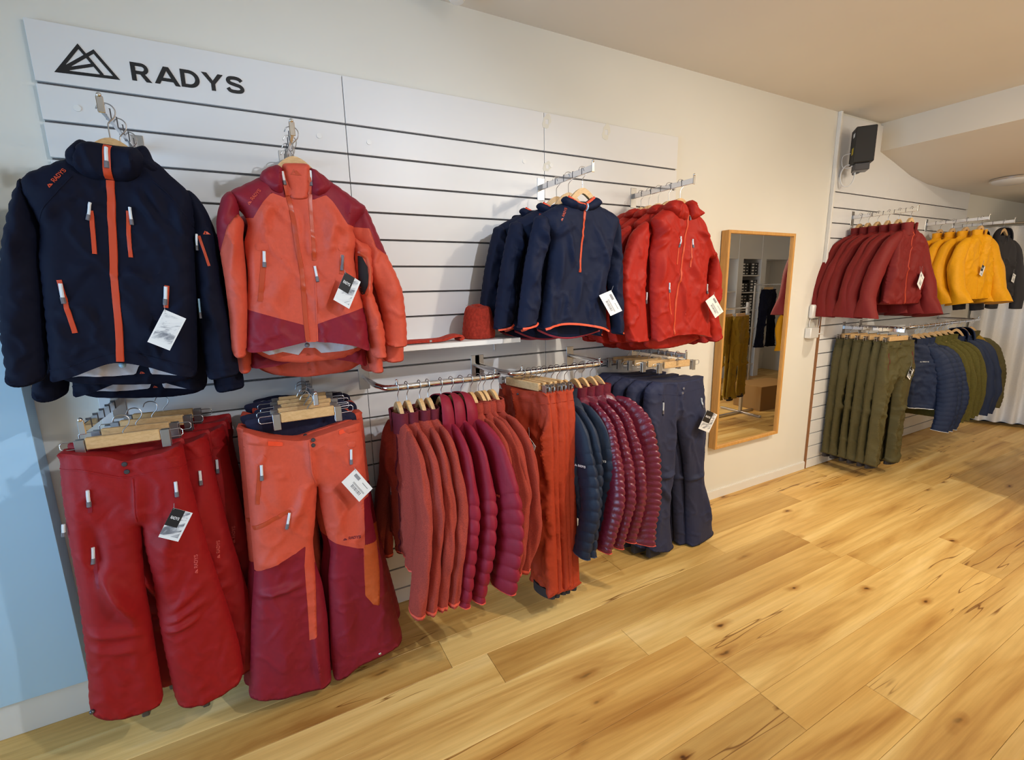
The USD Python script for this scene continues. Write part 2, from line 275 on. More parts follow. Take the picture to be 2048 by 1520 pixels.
def letter_poly(ch):   # heavy geometric capitals drawn in a unit-high box: strokes of even weight
    t = .20; S = lambda pts, **k: LineString(pts).buffer(t/2, cap_style='flat', join_style='mitre', mitre_limit=8)
    if ch == 'R':
        bowl = Polygon([(0, 1), (.46, 1)] + [(.46+.30*math.cos(a), .69+.31*math.sin(a)) for a in np.linspace(1.57, -1.57, 16)] + [(0, .38)])
        hole = Polygon([(t, .82), (.46, .82)] + [(.46+.12*math.cos(a), .69+.13*math.sin(a)) for a in np.linspace(1.57, -1.57, 12)] + [(t, .56)])
        return unary_union([sbox(0, 0, t, 1), bowl.difference(hole), Polygon([(.36, .42), (.58, .42), (.86, 0), (.61, 0)])]), .86
    if ch == 'A': return unary_union([Polygon([(0, 0), (.23, 0), (.58, .78), (.93, 0), (1.16, 0), (.70, 1), (.46, 1)]), sbox(.28, .19, .88, .37)]), 1.16
    if ch == 'D':
        o = Polygon([(0, 1), (.38, 1)] + [(.38+.50*math.cos(a), .5+.5*math.sin(a)) for a in np.linspace(1.57, -1.57, 24)] + [(0, 0)])
        i = Polygon([(t, .81), (.38, .81)] + [(.38+.29*math.cos(a), .5+.31*math.sin(a)) for a in np.linspace(1.57, -1.57, 20)] + [(t, .19)])
        return o.difference(i), .88
    if ch == 'Y': return unary_union([Polygon([(0, 1), (.25, 1), (.52, .58), (.79, 1), (1.04, 1), (.62, .40), (.62, 0), (.42, 0), (.42, .40)])]), 1.04
    c = [(.78, .74), (.66, .86), (.44, .90), (.20, .86), (.12, .72), (.20, .59), (.46, .51), (.70, .44), (.80, .28), (.70, .14), (.44, .10), (.20, .13), (.08, .28)]
    return LineString(smooth_path(np.array(c), 5)).buffer(t/2, cap_style='flat'), .90
lh = .0625; la = sgp(775, 470); lb = sgp(1432, 553)
adv = 0; shapes = []
for ch in 'RADYS':
    P, wd = letter_poly(ch); shapes.append((P, adv)); adv += wd + (.05 if ch == 'A' else .12)
sx = (lb[0]-la[0])/(adv-.12)
for P, a in shapes:
    u = la[0] + a*sx; v = la[1] + (lb[1]-la[1])*(u-la[0])/(lb[0]-la[0])
    Q = shapely.affinity.translate(shapely.affinity.scale(P, sx, lh, origin=(0, 0)), u, v)
    obj('letter', prism_xz(Q, -.0008, .0012), BLACK, sg, False)

# ------------------------------------------------------------------ fittings on the wall
def arm(label, x, z=2.292, L=.47, group=None, y0=-.02, end=True):
    t = thing('display_arm', label, 'display arm', (x, y0, z), group=group)
    obj('wall_plate', rbx(-.024, .024, -.004, .0, -.085, .035, .002), STEEL, t)
    obj('bar', rbx(-.006, .006, -L, -.003, -.030, 0, .0015), CHROME, t)
    for k in range(5): obj('notch', rbx(-.0075, .0075, -L*(k+1)/6-.0015, -L*(k+1)/6+.0015, -.029, .004, .0005), DARKMETAL, t)
    if end: obj('end_stop', [rbx(-.009, .009, -L-.004, -L, -.034, .012, .002), moved(trimesh.creation.icosphere(2, .007), (0, -L-.002, .015))], CHROME, t)
    return t
arm('chrome arm holding the navy jackets at the far left', -.352)
arm('chrome arm holding the coral jackets', .162)
arm('chrome arm holding the navy pullovers', 1.459)
arm('chrome arm holding the bright red jackets', 2.142)
arm('dark chrome arm holding the red trousers', -.549, 1.325, .44)
arm('dark chrome arm holding the coral and maroon trousers', .150, 1.325, .44)
arm('chrome arm holding the navy trousers', 2.185, 1.325, .44)
arm('chrome arm holding the dark red jackets', 4.672)
arm('chrome arm holding the yellow jackets', 6.05)
arm('chrome arm holding the charcoal jackets', 6.66)
arm('chrome arm holding the olive trousers', 4.735, 1.325, .47)
def u_rail(label, xa, xb, z=1.320, D=.355):
    t = thing('hanging_rail', label, 'clothes rail', ((xa+xb)/2, -.02, z)); c = (xa+xb)/2
    for x in (xa, xb): obj('wall_plate', rbx(x-c-.026, x-c+.026, -.004, 0, -.075, .045, .002), STEEL, t)
    P = [(xa-c, -.003, -.012), (xa-c, -D*.55, -.012), (xa-c+.012, -D+.06, -.012), (xa-c+.06, -D, -.012), (0, -D, -.012), (xb-c-.06, -D, -.012), (xb-c-.012, -D+.06, -.012), (xb-c, -D*.55, -.012), (xb-c, -.003, -.012)]
    obj('rail', tube(smooth_path(P, 6), .0125, 12), CHROME, t)
    for x in (xa+.075, xb-.05): obj('stop_peg', [cylb((x-c, -D, 0), (x-c, -D, .014), .004), moved(trimesh.creation.icosphere(2, .0065), (x-c, -D, .017))], CHROME, t)
    return t
u_rail('chrome rail holding the coral fleeces and crimson jackets', .415, 1.02)
u_rail('chrome rail holding the orange trousers and down jackets', 1.045, 1.66)
u_rail('far chrome rail holding the navy and olive jackets', 5.02, 6.62)
# shelf with hat and headband
sh = thing('wall_shelf', 'white wall shelf between the coral jackets and navy pullovers', 'shelf', (.83, -.02, 1.452))
obj('shelf_board', rbx(-.33, .33, -.275, 0, 0, .024, .002), WHITE, sh)
for x in (-.31, .31): obj('bracket', prism_xz([(0, 0)], 0, 1) if 0 else cat_([rbx(x-.003, x+.003, -.2, 0, -.006, 0, .001), rbx(x-.003, x+.003, -.006, 0, -.07, 0, .001)]), STEEL, sh)
q = onY(958, 675, -.17)
HX, HY, HZ = float(q[0]), -.17, 1.4762
prof = [(.0, .002), (.072, .0), (.082, .012), (.083, .03), (.078, .075), (.071, .12), (.064, .148), (.052, .162), (.03, .166), (0, .165)]
hat = lathe([(r, z) for r, z in smooth_path(np.array(prof), 6)], 120)
a = np.arctan2(hat.vertices[:, 1], hat.vertices[:, 0]); z = hat.vertices[:, 2]; rr_ = np.hypot(hat.vertices[:, 0], hat.vertices[:, 1])
k = .0028*(np.abs(np.sin(a*11+z*60))*np.abs(np.sin(a*11-z*60)))*np.clip(rr_/.05, 0, 1)
hat.vertices[:, 0] += k*np.cos(a); hat.vertices[:, 1] += k*np.sin(a); hat.vertices[:, 2] += np.where(z > .13, .008*np.sin(a+.4), 0)
KNIT = fabric('rust_knit', lin(168, 52, 36), .9, .4, .25, 300, .9, .5)
bn = thing('knitted_hat', 'rust red knitted hat standing on the white shelf', 'hat', (HX, HY, HZ))
obj('crown', hat, KNIT, bn, 60)
obj('tag_string', tube(smooth_path([(-.03, -.01, .162), (-.05, -.02, .168), (-.075, -.02, .170)], 5), .0008, 5), INK, bn)
q = onY(868, 680, -.22)
P = np.array([(-.13, 0, .008), (-.06, 0, .009), (0, 0, .008), (.07, 0, .010), (.12, 0, .022), (.155, -.002, .024), (.168, -.004, .012), (.15, -.006, .006)])
P = smooth_path(P, 6); R = []
for i, p in enumerate(P):
    T = P[min(i+1, len(P)-1)] - P[max(i-1, 0)]; n = np.array([-T[2], 0, T[0]]); n /= np.linalg.norm(n)
    R.append(np.array([p + n*.006 + [0, .04, 0], p + n*.006 - [0, .04, 0], p - n*.006 - [0, .04, 0], p - n*.006 + [0, .04, 0]]))
hb = thing('headband', 'rust red folded headband lying on the white shelf', 'headband', (float(q[0])-.03, -.215, 1.4778))
obj('band', loft(R), KNIT, hb, 50); obj('label', rbx(-.004, .008, -.0418, -.04, .004, .014, .0005), STEEL, hb)

# mirror
MX0, MX1, MZ0, MZ1, MD = 3.005, 3.80, .455, 2.105, .062
mr = thing('mirror', 'tall mirror in a pale pine frame on the cream wall', 'mirror', ((MX0+MX1)/2, -.006, MZ0)); c = (MX0+MX1)/2; hh = MZ1-MZ0; e = .022
for nm, b in (('frame_side', (MX0-c, MX0-c+e, -MD, 0, 0, hh)), ('frame_side', (MX1-c-e, MX1-c, -MD, 0, 0, hh)), ('frame_rail', (MX0-c+e, MX1-c-e, -MD, 0, 0, e)), ('frame_rail', (MX0-c+e, MX1-c-e, -MD, 0, hh-e, hh))):
    obj(nm, rbx(*b, .002), FRAMEWOOD, mr)
obj('glass', bx(MX0-c+e, MX1-c-e, -MD+.016, -MD+.022, e, hh-e), plain('mirror_silver', (.86, .86, .84), .004, 1.0), mr, False)
obj('back_board', bx(MX0-c+e, MX1-c-e, -.02, -.004, e, hh-e), MDF, mr, False)

# alarm and cable box beside the far panel
al = thing('alarm_unit', 'small white alarm unit with cable on the wall right of the mirror', 'alarm', (4.235, 0, 1.40))
obj('housing', rbx(-.05, .06, -.045, 0, .015, .135, .012), WHITE, al, 40); obj('slot', rbx(-.045, .03, -.047, -.04, .010, .016, .001), BLACK, al)
obj('grille', rbx(.0, .04, -.0462, -.044, .06, .066, .0005), INK, al)
obj('cable', tube(smooth_path([(-.02, -.012, .012), (-.035, -.012, -.02), (-.03, -.012, -.055)], 6), .004, 8), WHITE, al)
jb = thing('junction_box', 'white junction box with a stub of conduit under the alarm unit', 'junction box', (4.235, 0, 1.245))
obj('box', rbx(-.075, .05, -.055, 0, 0, .092, .006), WHITE, jb, 40); obj('conduit', cylb((.05, -.025, .03), (.17, -.025, .03), .006), WHITE, jb)
obj('cable', tube(smooth_path([(.05, -.03, .07), (.075, -.03, .09), (.085, -.03, .15), (.085, -.026, .3), (.09, -.026, .8)], 8), .003, 8), WHITE, jb)
# speaker
q = onY(1711, 300, -.13)
sp = thing('wall_speaker', 'black box speaker on a bracket high beside the wall corner', 'speaker', (4.43, -.16, 2.66), -52)
obj('cabinet', rbx(-.07, .07, -.075, .075, 0, .27, .006), plain('speaker_black', (.018, .018, .018), .55), sp)
obj('bracket', [rbx(-.05, .05, -.055, .06, -.055, .0, .004), cylb((0, .05, -.05), (-.02, .12, -.05), .012)], DARKMETAL, sp)
obj('badge', [bx(-.0715, -.0695, -.05, .0, .07, .12)], plain('badge_yellow', lin(190, 170, 40), .6), sp, False)
obj('badge', [bx(-.0715, -.0695, -.05, .0, .20, .23)], PULL, sp, False)
aa = np.linspace(0, 5*np.pi, 70)
obj('cable_coil', tube(np.stack([-.075+.05*np.cos(aa), .03+.003*aa/2, -.075+.085*np.sin(aa)], 1), .005, 7), WHITE, sp)
obj('cable', tube(smooth_path([(-.06, .04, .1), (-.12, .04, .08), (-.115, .04, .0), (-.06, .04, -.02)], 8), .0035, 7), WHITE, sp)
# ceiling fittings in view
q = onZ(2028, 318, 2.64)
lp = thing('ceiling_lamp', 'round white ceiling lamp on the lowered ceiling', 'ceiling lamp', (6.33, -.52, 2.64))
obj('shade', lathe([(.0, -.055), (.09, -.052), (.135, -.035), (.15, -.012), (.15, 0), (0, 0)], 40), paint('lamp_glass', (.8, .79, .75), .3, 0), lp, 40)
obj('ring', lathe([(.15, -.018), (.158, -.016), (.158, 0), (.15, 0)], 40), CHROME, lp, 40)
cf = thing('ceiling_spot', 'white spot housing under the ceiling at the top edge of the picture', 'ceiling spot', (.93, -.16, H))
obj('base', rbx(-.09, .045, -.05, .05, -.03, 0, .006), TRIM, cf); obj('head', moved(lathe([(.0, -.05), (.03, -.048), (.04, -.035), (.04, 0), (0, 0)], 24), (.005, 0, -.03)), TRIM, cf)
# ------------------------------------------------------------------ cloth: outlines turned into padded, creased sheets
# local frame of a garment: u = x (across), w = -y (out of its front), v = z (up)
def chaikin(P, n=1, closed=True):
    P = np.asarray(P, float)
    for _ in range(n):
        Q = np.roll(P, -1, 0) if closed else P[1:]; A_ = P if closed else P[:-1]
        N = np.empty((2*len(Q), 2)); N[0::2] = A_*.75+Q*.25; N[1::2] = A_*.25+Q*.75
        P = N if closed else np.vstack([P[:1], N, P[-1:]])
    return P
def resample(P, step, closed=True):
    P = np.asarray(P, float); Q = np.vstack([P, P[:1]]) if closed else P
    L = np.linalg.norm(np.diff(Q, axis=0), axis=1); S = np.concatenate([[0], np.cumsum(L)]); n = max(3, int(round(S[-1]/step)))
    t = np.linspace(0, S[-1], n, endpoint=False) if closed else np.linspace(0, S[-1], n+1)
    return np.stack([np.interp(t, S, Q[:, k]) for k in (0, 1)], 1)
def soft(P, r=.03, n=2): return Polygon(chaikin(resample(P, r), n)).buffer(0)
def biggest(g): return g if g.geom_type == 'Polygon' else max((q for q in g.geoms if q.area > 0), key=lambda q: q.area)
def tri(poly, res):
    poly = biggest(poly); rings = [resample(np.array(r.coords)[:-1], res) for r in [poly.exterior, *poly.interiors]]
    B = np.vstack(rings); x0, y0, x1, y1 = poly.bounds
    gx, gy = np.meshgrid(np.arange(x0, x1, res), np.arange(y0, y1, res*.87)); gx[1::2] += res/2
    G = np.stack([gx.ravel(), gy.ravel()], 1); pg = Polygon(rings[0], rings[1:]).buffer(0)
    inner = pg.buffer(-res*.55); G = G[shapely.contains_xy(inner, G[:, 0], G[:, 1])] if not inner.is_empty else G[:0]
    P = np.vstack([B, G]); T = Delaunay(P).simplices; C = P[T].mean(1); T = T[shapely.contains_xy(pg, C[:, 0], C[:, 1])]
    a, b, c = P[T[:, 0]], P[T[:, 1]], P[T[:, 2]]; cr = (b[:, 0]-a[:, 0])*(c[:, 1]-a[:, 1]) - (b[:, 1]-a[:, 1])*(c[:, 0]-a[:, 0])
    T = T[np.abs(cr) > 1e-10]; cr = cr[np.abs(cr) > 1e-10]; T[cr < 0] = T[cr < 0][:, ::-1]
    E = np.sort(np.vstack([T[:, [0, 1]], T[:, [1, 2]], T[:, [2, 0]]]), 1); D = np.vstack([T[:, [0, 1]], T[:, [1, 2]], T[:, [2, 0]]])
    _, inv, cnt = np.unique(E, axis=0, return_inverse=True, return_counts=True)
    return P, T, D[cnt[inv.ravel()] == 1]
def shell(P, T, edge, wf, wb):   # closed shell between a front and a back height
    n = len(P); V = np.vstack([np.stack([P[:, 0], -wf, P[:, 1]], 1), np.stack([P[:, 0], -wb, P[:, 1]], 1)])
    a, b = edge[:, 0], edge[:, 1]
    F = np.vstack([T, T[:, ::-1]+n, np.stack([b, a, a+n], 1), np.stack([b, a+n, b+n], 1)])
    return trimesh.Trimesh(V, F, process=False)
class Sheet:
    def __init__(s, outline, front=.05, back=.03, rad=.07, fold=.006, fu=11., fv=2.2, crease=.004, seed=0, res=.009, w0=0., lines=(), quilt=None, softn=2, drape=None, open_=(), crumple=90):
        s.poly = biggest(outline if hasattr(outline, 'geom_type') else soft(outline, n=softn)); s.res = res
        bp = resample(np.array(s.poly.exterior.coords)[:-1], .004); keep = np.ones(len(bp), bool)
        for g in open_: keep &= ~shapely.contains_xy(g if hasattr(g, 'geom_type') else Polygon(g), bp[:, 0], bp[:, 1])   # hems and cuffs stay open: no taper there
        s.tree = cKDTree(bp[keep])
        s.a = (front, back, rad, fold, fu, fv, crease, seed, w0); s.lines = lines; x0, y0, x1, y1 = s.poly.bounds; rg = np.random.default_rng(seed*13+1); s.rumple = []
        for _ in range(int((x1-x0)*(y1-y0)*crumple)):   # short sharp creases, mostly running down
            c = (rg.uniform(x0, x1), rg.uniform(y0, y1)); a = rg.normal(0, .55)+np.pi/2; l = rg.uniform(.03, .10); s.rumple.append((c[0]-l*np.cos(a), c[1]-l*np.sin(a), c[0]+l*np.cos(a), c[1]+l*np.sin(a), rg.uniform(.005, .011), rg.choice([-1, 1])*rg.uniform(.0012, .0032)))
        s.quilt = quilt; s.drape = drape
    def prof(s, P):
        d = s.tree.query(P)[0]; q = np.clip(d/s.a[2], 0, 1); return np.maximum(0, 1-(1-q)**2.4)**.6
    def w0(s, P):
        w = s.a[8]; return w(P) if callable(w) else np.full(len(P), float(w))
    def bump(s, P):
        front, back, rad, fold, fu, fv, crease, seed, _ = s.a
        q = np.stack([P[:, 0]*fu + .35*P[:, 1]*fv, P[:, 1]*fv, np.full(len(P), seed*3.7)], 1)
        h = fold*1.6*(meshkit.fbm(q, 3, seed) - .5)
        wp = meshkit.fbm(np.stack([P[:, 0]*5, P[:, 1]*5, np.full(len(P), seed+.5)], 1), 2, seed+3)-.5   # long soft folds
        r = meshkit.noise(np.stack([(P[:, 0]+wp*.10)*fu*.9+seed, (P[:, 1]+wp*.1)*fv*.8, np.full(len(P), seed*2.1)], 1), seed+9)
        h += fold*2.2*((1-np.clip(np.abs(r-.5)/.28, 0, 1))**1.3 - .35)
        n = meshkit.fbm(np.stack([P[:, 0]*9+P[:, 1]*4, P[:, 1]*7-P[:, 0]*3, np.full(len(P), seed*1.3+9)], 1), 3, seed+5)
        h += 1.5*crease*(1-np.clip(np.abs(n-.5)/.09, 0, 1))**1.5
        for (x0, z0, x1, z1, wd, am) in [*s.lines, *s.rumple]:      # folds drawn by hand
            a, b = np.array([x0, z0]), np.array([x1, z1]); ab = b-a; t = np.clip(((P-a)@ab)/(ab@ab), 0, 1)
            d = np.linalg.norm(P-a-t[:, None]*ab, axis=1); h += 1.7*am*np.exp(-(d/wd)**2)*np.sin(np.pi*np.clip(t*.9+.08, 0, 1))
        if s.quilt:
            pitch, dep, slope = s.quilt[:3]; ph = (P[:, 1] + slope*np.abs(P[:, 0]))/pitch
            h += dep*(np.abs(np.sin(np.pi*ph))**.55 - .6) + dep*.35*(meshkit.noise(np.stack([P[:, 0]*45, np.floor(ph)*3.1, np.zeros(len(P))], 1), seed)-.5)
        if s.drape is not None: h = h + s.drape(P)
        return h
    def wf(s, P): P = np.atleast_2d(P); return s.w0(P) + s.prof(P)*np.maximum(.004, s.a[0] + s.bump(P)) + .0004
    def wb(s, P): P = np.atleast_2d(P); return s.w0(P) - s.prof(P)*np.maximum(.004, s.a[1] + .5*s.bump(P[:, :]*[-1, 1])) - .0004
    def mesh(s, sub=None, res=None):
        g = s.poly if sub is None else s.poly.intersection(sub)
        P, T, E = tri(g, res or s.res); return shell(P, T, E, s.wf(P), s.wb(P))
    def over(s, poly, h=.002, res=None, pad=False):          # a piece lying on the front
        g = poly if hasattr(poly, 'geom_type') else Polygon(poly).buffer(0)
        P, T, E = tri(g.intersection(s.poly.buffer(-.002)), res or min(s.res, .008)); w = s.wf(P); k = np.ones(len(P))
        if pad: d = cKDTree(P[np.unique(E)]).query(P)[0]; k = np.sqrt(np.clip(d/.006, 0, 1))*.8+.2
        return shell(P, T, E, w+h*k, w-.0015)
    def band(s, path, width, h=.002, step=.006, crown=True):   # zip, tape or piping along a line
        P = resample(path, step, False); T = np.gradient(P, axis=0); T /= np.linalg.norm(T, axis=1, keepdims=True)+1e-9; N = np.stack([-T[:, 1], T[:, 0]], 1)
        offs = [-.5, -.42, 0, .42, .5]; hs = [-.001, h*.8, h, h*.8, -.001]; R = []
        wc = s.wf(P)
        for o, hh in zip(offs, hs):
            Q = P + N*o*width; w = s.wf(Q)*.5 + wc*.5; R.append(np.stack([Q[:, 0], -(w+hh), Q[:, 1]], 1))
        low = P; wl = wc - .003; R.append(np.stack([P[:, 0], -wl, P[:, 1]], 1))
        return loft(list(np.stack(R, 1)))
    def text(s, txt, at, height, deg, depth=.0008):
        g = meshkit.text_mesh(txt, height, .0006, True); v = g.vertices; c, sn = math.cos(math.radians(deg)), math.sin(math.radians(deg))
        P = np.stack([at[0]+c*v[:, 0]-sn*v[:, 1], at[1]+sn*v[:, 0]+c*v[:, 1]], 1)
        return trimesh.Trimesh(np.stack([P[:, 0], -(s.wf(P)+depth+v[:, 2]), P[:, 1]], 1), g.faces, process=False)
    def hung(s, pts, lift=.006): P = np.asarray(pts, float); return s.wf(P) + lift
def emblem2d(size):   # small twin-peak mark
    o = Polygon([(0, 0), (.42, .72), (.6, .46), (.7, .6), (1.25, 0)]); i = Polygon([(.3, .1), (.44, .45), (.62, .1)])
    return shapely.affinity.scale(o.difference(i), size, size, origin=(0, 0))
def logo(sheet, at, h, deg, m, parent, words=True, name='chest_print'):
    E_ = shapely.affinity.translate(shapely.affinity.rotate(emblem2d(h*1.25), deg, origin=(0, 0)), *at)
    parts = [sheet.over(E_, .0012, .003)]
    if words:
        c, s_ = math.cos(math.radians(deg)), math.sin(math.radians(deg)); parts.append(sheet.text('RADYS', (at[0]+c*h*1.9, at[1]+s_*h*1.9), h, deg))
    obj(name, parts, m, parent, False)
def pull(sheet, p, q, parent, m=None, m2=None, wd=.007, grip=True):   # zip puller: pale cord loop and dark grip
    p, q = np.array(p, float), np.array(q, float); mid = p + (q-p)*.68
    def stick(a, b, wd, th): 
        P = resample([a, b], max(.004, np.linalg.norm(b-a)/4), False); w = sheet.wf(P) + .004; 
        return tube(np.stack([P[:, 0], -w, P[:, 1]], 1), wd/2, 6)
    z = obj('zip_pull', stick(p, mid, wd, .004), m or PULL, parent)
    if grip: obj('grip', stick(mid, q, wd*1.25, .005), m2 or PULLGREY, z)
PHOTO = mat('tag_photo_print', {'g': ('geometry', {}), 'mp': ('mapping', dict(scale=(14, 14, 40))), 'n': ('noise_texture', dict(scale=1.0, detail=5.0, roughness=.6, distortion=.6)),
    'r': ('rgb_ramp', dict(ramp=[(.36, (.16, .17, .2)), (.45, (.42, .43, .46)), (.52, (.78, .78, .78)), (.75, (.84, .84, .83))])), 'p': ('principled_bsdf', dict(roughness=.4))},
    [('g.position', 'mp.vector'), ('mp.vector', 'n.vector'), ('n.fac', 'r.fac'), ('r.color', 'p.base_color')])
def swing_tag(parent, C, style, w, string_to=None):
    """A hanging card: C = its four corners in (u, v): top, right, bottom, left; w = how far out it hangs. style: photo, black, price."""
    C = np.array(C, float); ex, ey = C[1]-C[0], C[3]-C[0]; lx, ly = np.linalg.norm(ex), np.linalg.norm(ey)
    def card(a0, a1, b0, b1, w0, th):
        q = [C[0]+ex*a+ey*b for a, b in ((a0, b0), (a1, b0), (a1, b1), (a0, b1))]; P = np.array(q)
        V = np.vstack([np.stack([P[:, 0], np.full(4, -w0-th), P[:, 1]], 1), np.stack([P[:, 0], np.full(4, -w0), P[:, 1]], 1)])
        return trimesh.convex.convex_hull(V)
    t = obj('swing_tag', card(0, 1, 0, 1, w, .0014), CARD, parent, False, label={'photo': 'swing tag printed with a snowy landscape', 'black': 'swing tag with a black block over a landscape', 'price': 'white price tag with grey print'}[style])
    d = w+.0014
    if style in ('photo', 'black'): obj('picture', card(.07 if style == 'photo' else .0, .93 if style == 'photo' else .9, .08 if style == 'photo' else .02, .86 if style == 'photo' else .9, d, .0003), PHOTO, t, False)
    if style == 'black':
        obj('black_block', card(.0, .62, .0, .58, d+.0002, .0004), BLACK, t, False)
        g = meshkit.text_mesh('RADYS', .11, .004, True); v = g.vertices; P = C[0] + ex*(.1+v[:, :1]*.85) + ey*(.34-v[:, 1:2]*.85)
        V = np.stack([P[:, 0], -(d+.0007+v[:, 2]*.1), P[:, 1]], 1)
        e = emblem2d(.14); p2 = np.array(e.exterior.coords)[:-1]; P2 = C[0]+ex*(.12+p2[:, :1])+ey*(.18-p2[:, 1:2]); k = len(P2)
        obj('print', trimesh.Trimesh(V, g.faces[:, ::-1], process=False), CARD, t, False)
    if style == 'price':
        obj('print', [card(.14, .40, .12, .30, d, .0003)] + [card(.56, .86, .2, .235, d, .0003)] + [card(.3, .9, .5+.05*k, .525+.05*k, d, .0003) for k in range(2)]
            + [card(.34+.055*k, .34+.055*k+(.03 if k % 3 else .042), .62, .80, d, .0003) for k in range(9)], INK, t, False)
    if string_to is not None:
        a = C[0]+ex*.08+ey*.05 if style != 'price' else C[0]+(ex+ey)*.07
        P = np.array([[a[0], -d, a[1]], [string_to[0], -w-.002, string_to[1]]]); obj('tag_string', tube(P, .0009, 5), INK, t)
    return t

# ---- hangers
def shirt_hanger(label, loc, rotz=0, group=None, wide=.140, drop=.092, m=HANGWOOD):
    t = thing('wooden_hanger', label, 'hanger', loc, rotz, group)
    s = np.linspace(-1, 1, 25); top = -drop - .165*np.abs(s)**1.75 - .006*s*s; bot = top - .036 + .012*np.abs(s); bot = np.where(np.abs(s) < .25, bot+.010*(1-np.abs(s)/.25), bot)
    g = Polygon(np.vstack([np.stack([s*wide, top], 1), np.stack([s*wide, bot], 1)[::-1]]))
    obj('bar', prism_xz(g, -.009, .009), m, t, 30)
    hk = smooth_path([(0, 0, -drop-.005), (0, 0, -.055), (.006, 0, -.043), (.019, 0, -.028), (.0225, 0, -.010), (.015, 0, .003), (0, 0, .0075), (-.015, 0, .002), (-.0225, 0, -.012)], 5)
    obj('hook', tube(hk, .0019, 7), STEEL, t)
    return t
def clip_hanger(label, loc, rotz=0, group=None, half=.115, span=.165, drop=.062, tilt=0, hook=True, ext=.028):
    t = thing('clip_hanger', label, 'hanger', loc, rotz, group, tilt=tilt)
    obj('bar', rbx(-half, half, -.010, .010, -drop-.040, -drop, .003), HANGWOOD, t)
    hk = smooth_path([(0, 0, -drop-.002), (0, 0, -.05), (.006, 0, -.040), (.019, 0, -.026), (.0225, 0, -.010), (.015, 0, .003), (0, 0, .0075), (-.015, 0, .002), (-.0225, 0, -.012)], 5)
    obj('hook', tube(hk, .0019, 7), STEEL, t)
    for sgn in (-1, 1):
        zc = -drop-.022; x0, x1 = sgn*half*.98, sgn*(span+ext)
        obj('wire_loop', tube([(x0, 0, zc+.013), (x1-sgn*.006, 0, zc+.013), (x1, 0, zc+.007), (x1, 0, zc-.007), (x1-sgn*.006, 0, zc-.013), (x0, 0, zc-.013)], .0017, 6), STEEL, t)
        obj('clip', [rbx(sgn*span-.013, sgn*span+.013, -.011, -.008, zc-.044, zc+.018, .001), rbx(sgn*span-.013, sgn*span+.013, .008, .011, zc-.044, zc+.018, .001), rbx(sgn*span-.012, sgn*span+.012, -.009, .009, zc+.004, zc+.010, .001)], STEEL, t)
    return t
# ------------------------------------------------------------------ cloth colours
NAVY = fabric('navy_shell', lin(15, 18, 36), .75, .02, mottle=.06, spec=.12); NAVY2 = fabric('navy_light_shell', lin(22, 29, 52), .7, .04, .06, spec=.18, wrinkle=.3)
CORAL = fabric('coral_shell', lin(204, 82, 60), .6, .12, .05); MAROON = fabric('maroon_shell', lin(132, 22, 40), .6, .12, .05)
REDT = fabric('deep_red_shell', lin(148, 15, 20), .62, .15, .06); BRIGHT = fabric('bright_red_shell', lin(166, 28, 14), .62, .12, .06)
ORANGE = fabric('orange_red_shell', lin(168, 56, 28), .65, .12, .07); RUST = fabric('rust_shell', lin(196, 88, 40), .65, .1, .06)
CRIM = fabric('crimson_cloth', lin(138, 24, 46), .6, .15, .06); CRIMDARK = fabric('dark_plum_lining', lin(52, 20, 30), .8)
FLEECE = fabric('coral_fleece', lin(158, 62, 50), .9, .5, .34, 500, .8, .25, streak=(2.2, 2.2, 9)); FLEECE2 = fabric('rust_fleece', lin(154, 58, 44), .9, .5, .32, 500, .8, .25, streak=(2.2, 2.2, 9))
PLUM = fabric('plum_collar', lin(104, 30, 44), .8, .2); DOWNM = fabric('maroon_down', lin(106, 27, 47), .30, .05, .05, 600, .1, .9, spec=.5); DOWNN = fabric('navy_quilt', lin(30, 40, 58), .55, .1, .06)
NAVYT = fabric('navy_trouser', lin(46, 50, 76), .7, .12, .06); DRED = fabric('dark_red_shell', lin(118, 24, 22), .65, .1, .06); YELL = fabric('yellow_shell', lin(236, 166, 14), .6, .1, .05)
CHAR = fabric('charcoal_shell', lin(50, 48, 52), .7, .1, .06); OLIVE = fabric('olive_shell', lin(84, 77, 46), .7, .1, .07); OLIVEF = fabric('olive_fleece', lin(92, 86, 40), .9, .4, .15, 500, .8)
NAVYR = fabric('navy_blue_quilt', lin(34, 46, 74), .6, .1, .06); MUST = fabric('mustard_shell', lin(150, 120, 30), .7, .1, .06); DGREEN = fabric('dark_green_cloth', lin(38, 48, 34), .85, .3, .1)
LINING = fabric('pale_grey_lining', lin(206, 204, 212), .6, .05, .03); NAVYLIN = fabric('navy_lining', lin(28, 28, 52), .8); WHITECL = fabric('white_trim', (.8, .8, .8), .7)
ZIPO = plain('orange_zip', lin(196, 66, 28), .5); ZIPR = plain('rust_zip', lin(182, 66, 34), .4); BRIGHTO = plain('bright_orange_trim', lin(236, 88, 56), .6); DARK = plain('dark_fold', (.012, .010, .014), .9)  # the near-black tone paints shade inside openings
ZIPBLUE = plain('pale_blue_cord', lin(150, 190, 215), .4); SNAP = plain('snap_button', (.10, .10, .12), .3, .7)
class Fr:
    """Turns points measured on the photograph into a garment's own metres, on the upright plane it hangs in."""
    def __init__(s, x0, yp, z0, sc, ox, oy): s.o, s.yp, s.k = (x0, -yp, z0), yp, (sc, ox, oy)
    def __call__(s, *pts):
        r = []
        for a, b in pts: q = onY(s.k[1]+a/s.k[0], s.k[2]+b/s.k[0], -s.yp); r.append((q[0]-s.o[0], q[2]-s.o[2]))
        return r
def hem(fr, *pts, w=.022): return LineString(fr(*pts)).buffer(w, cap_style='flat')
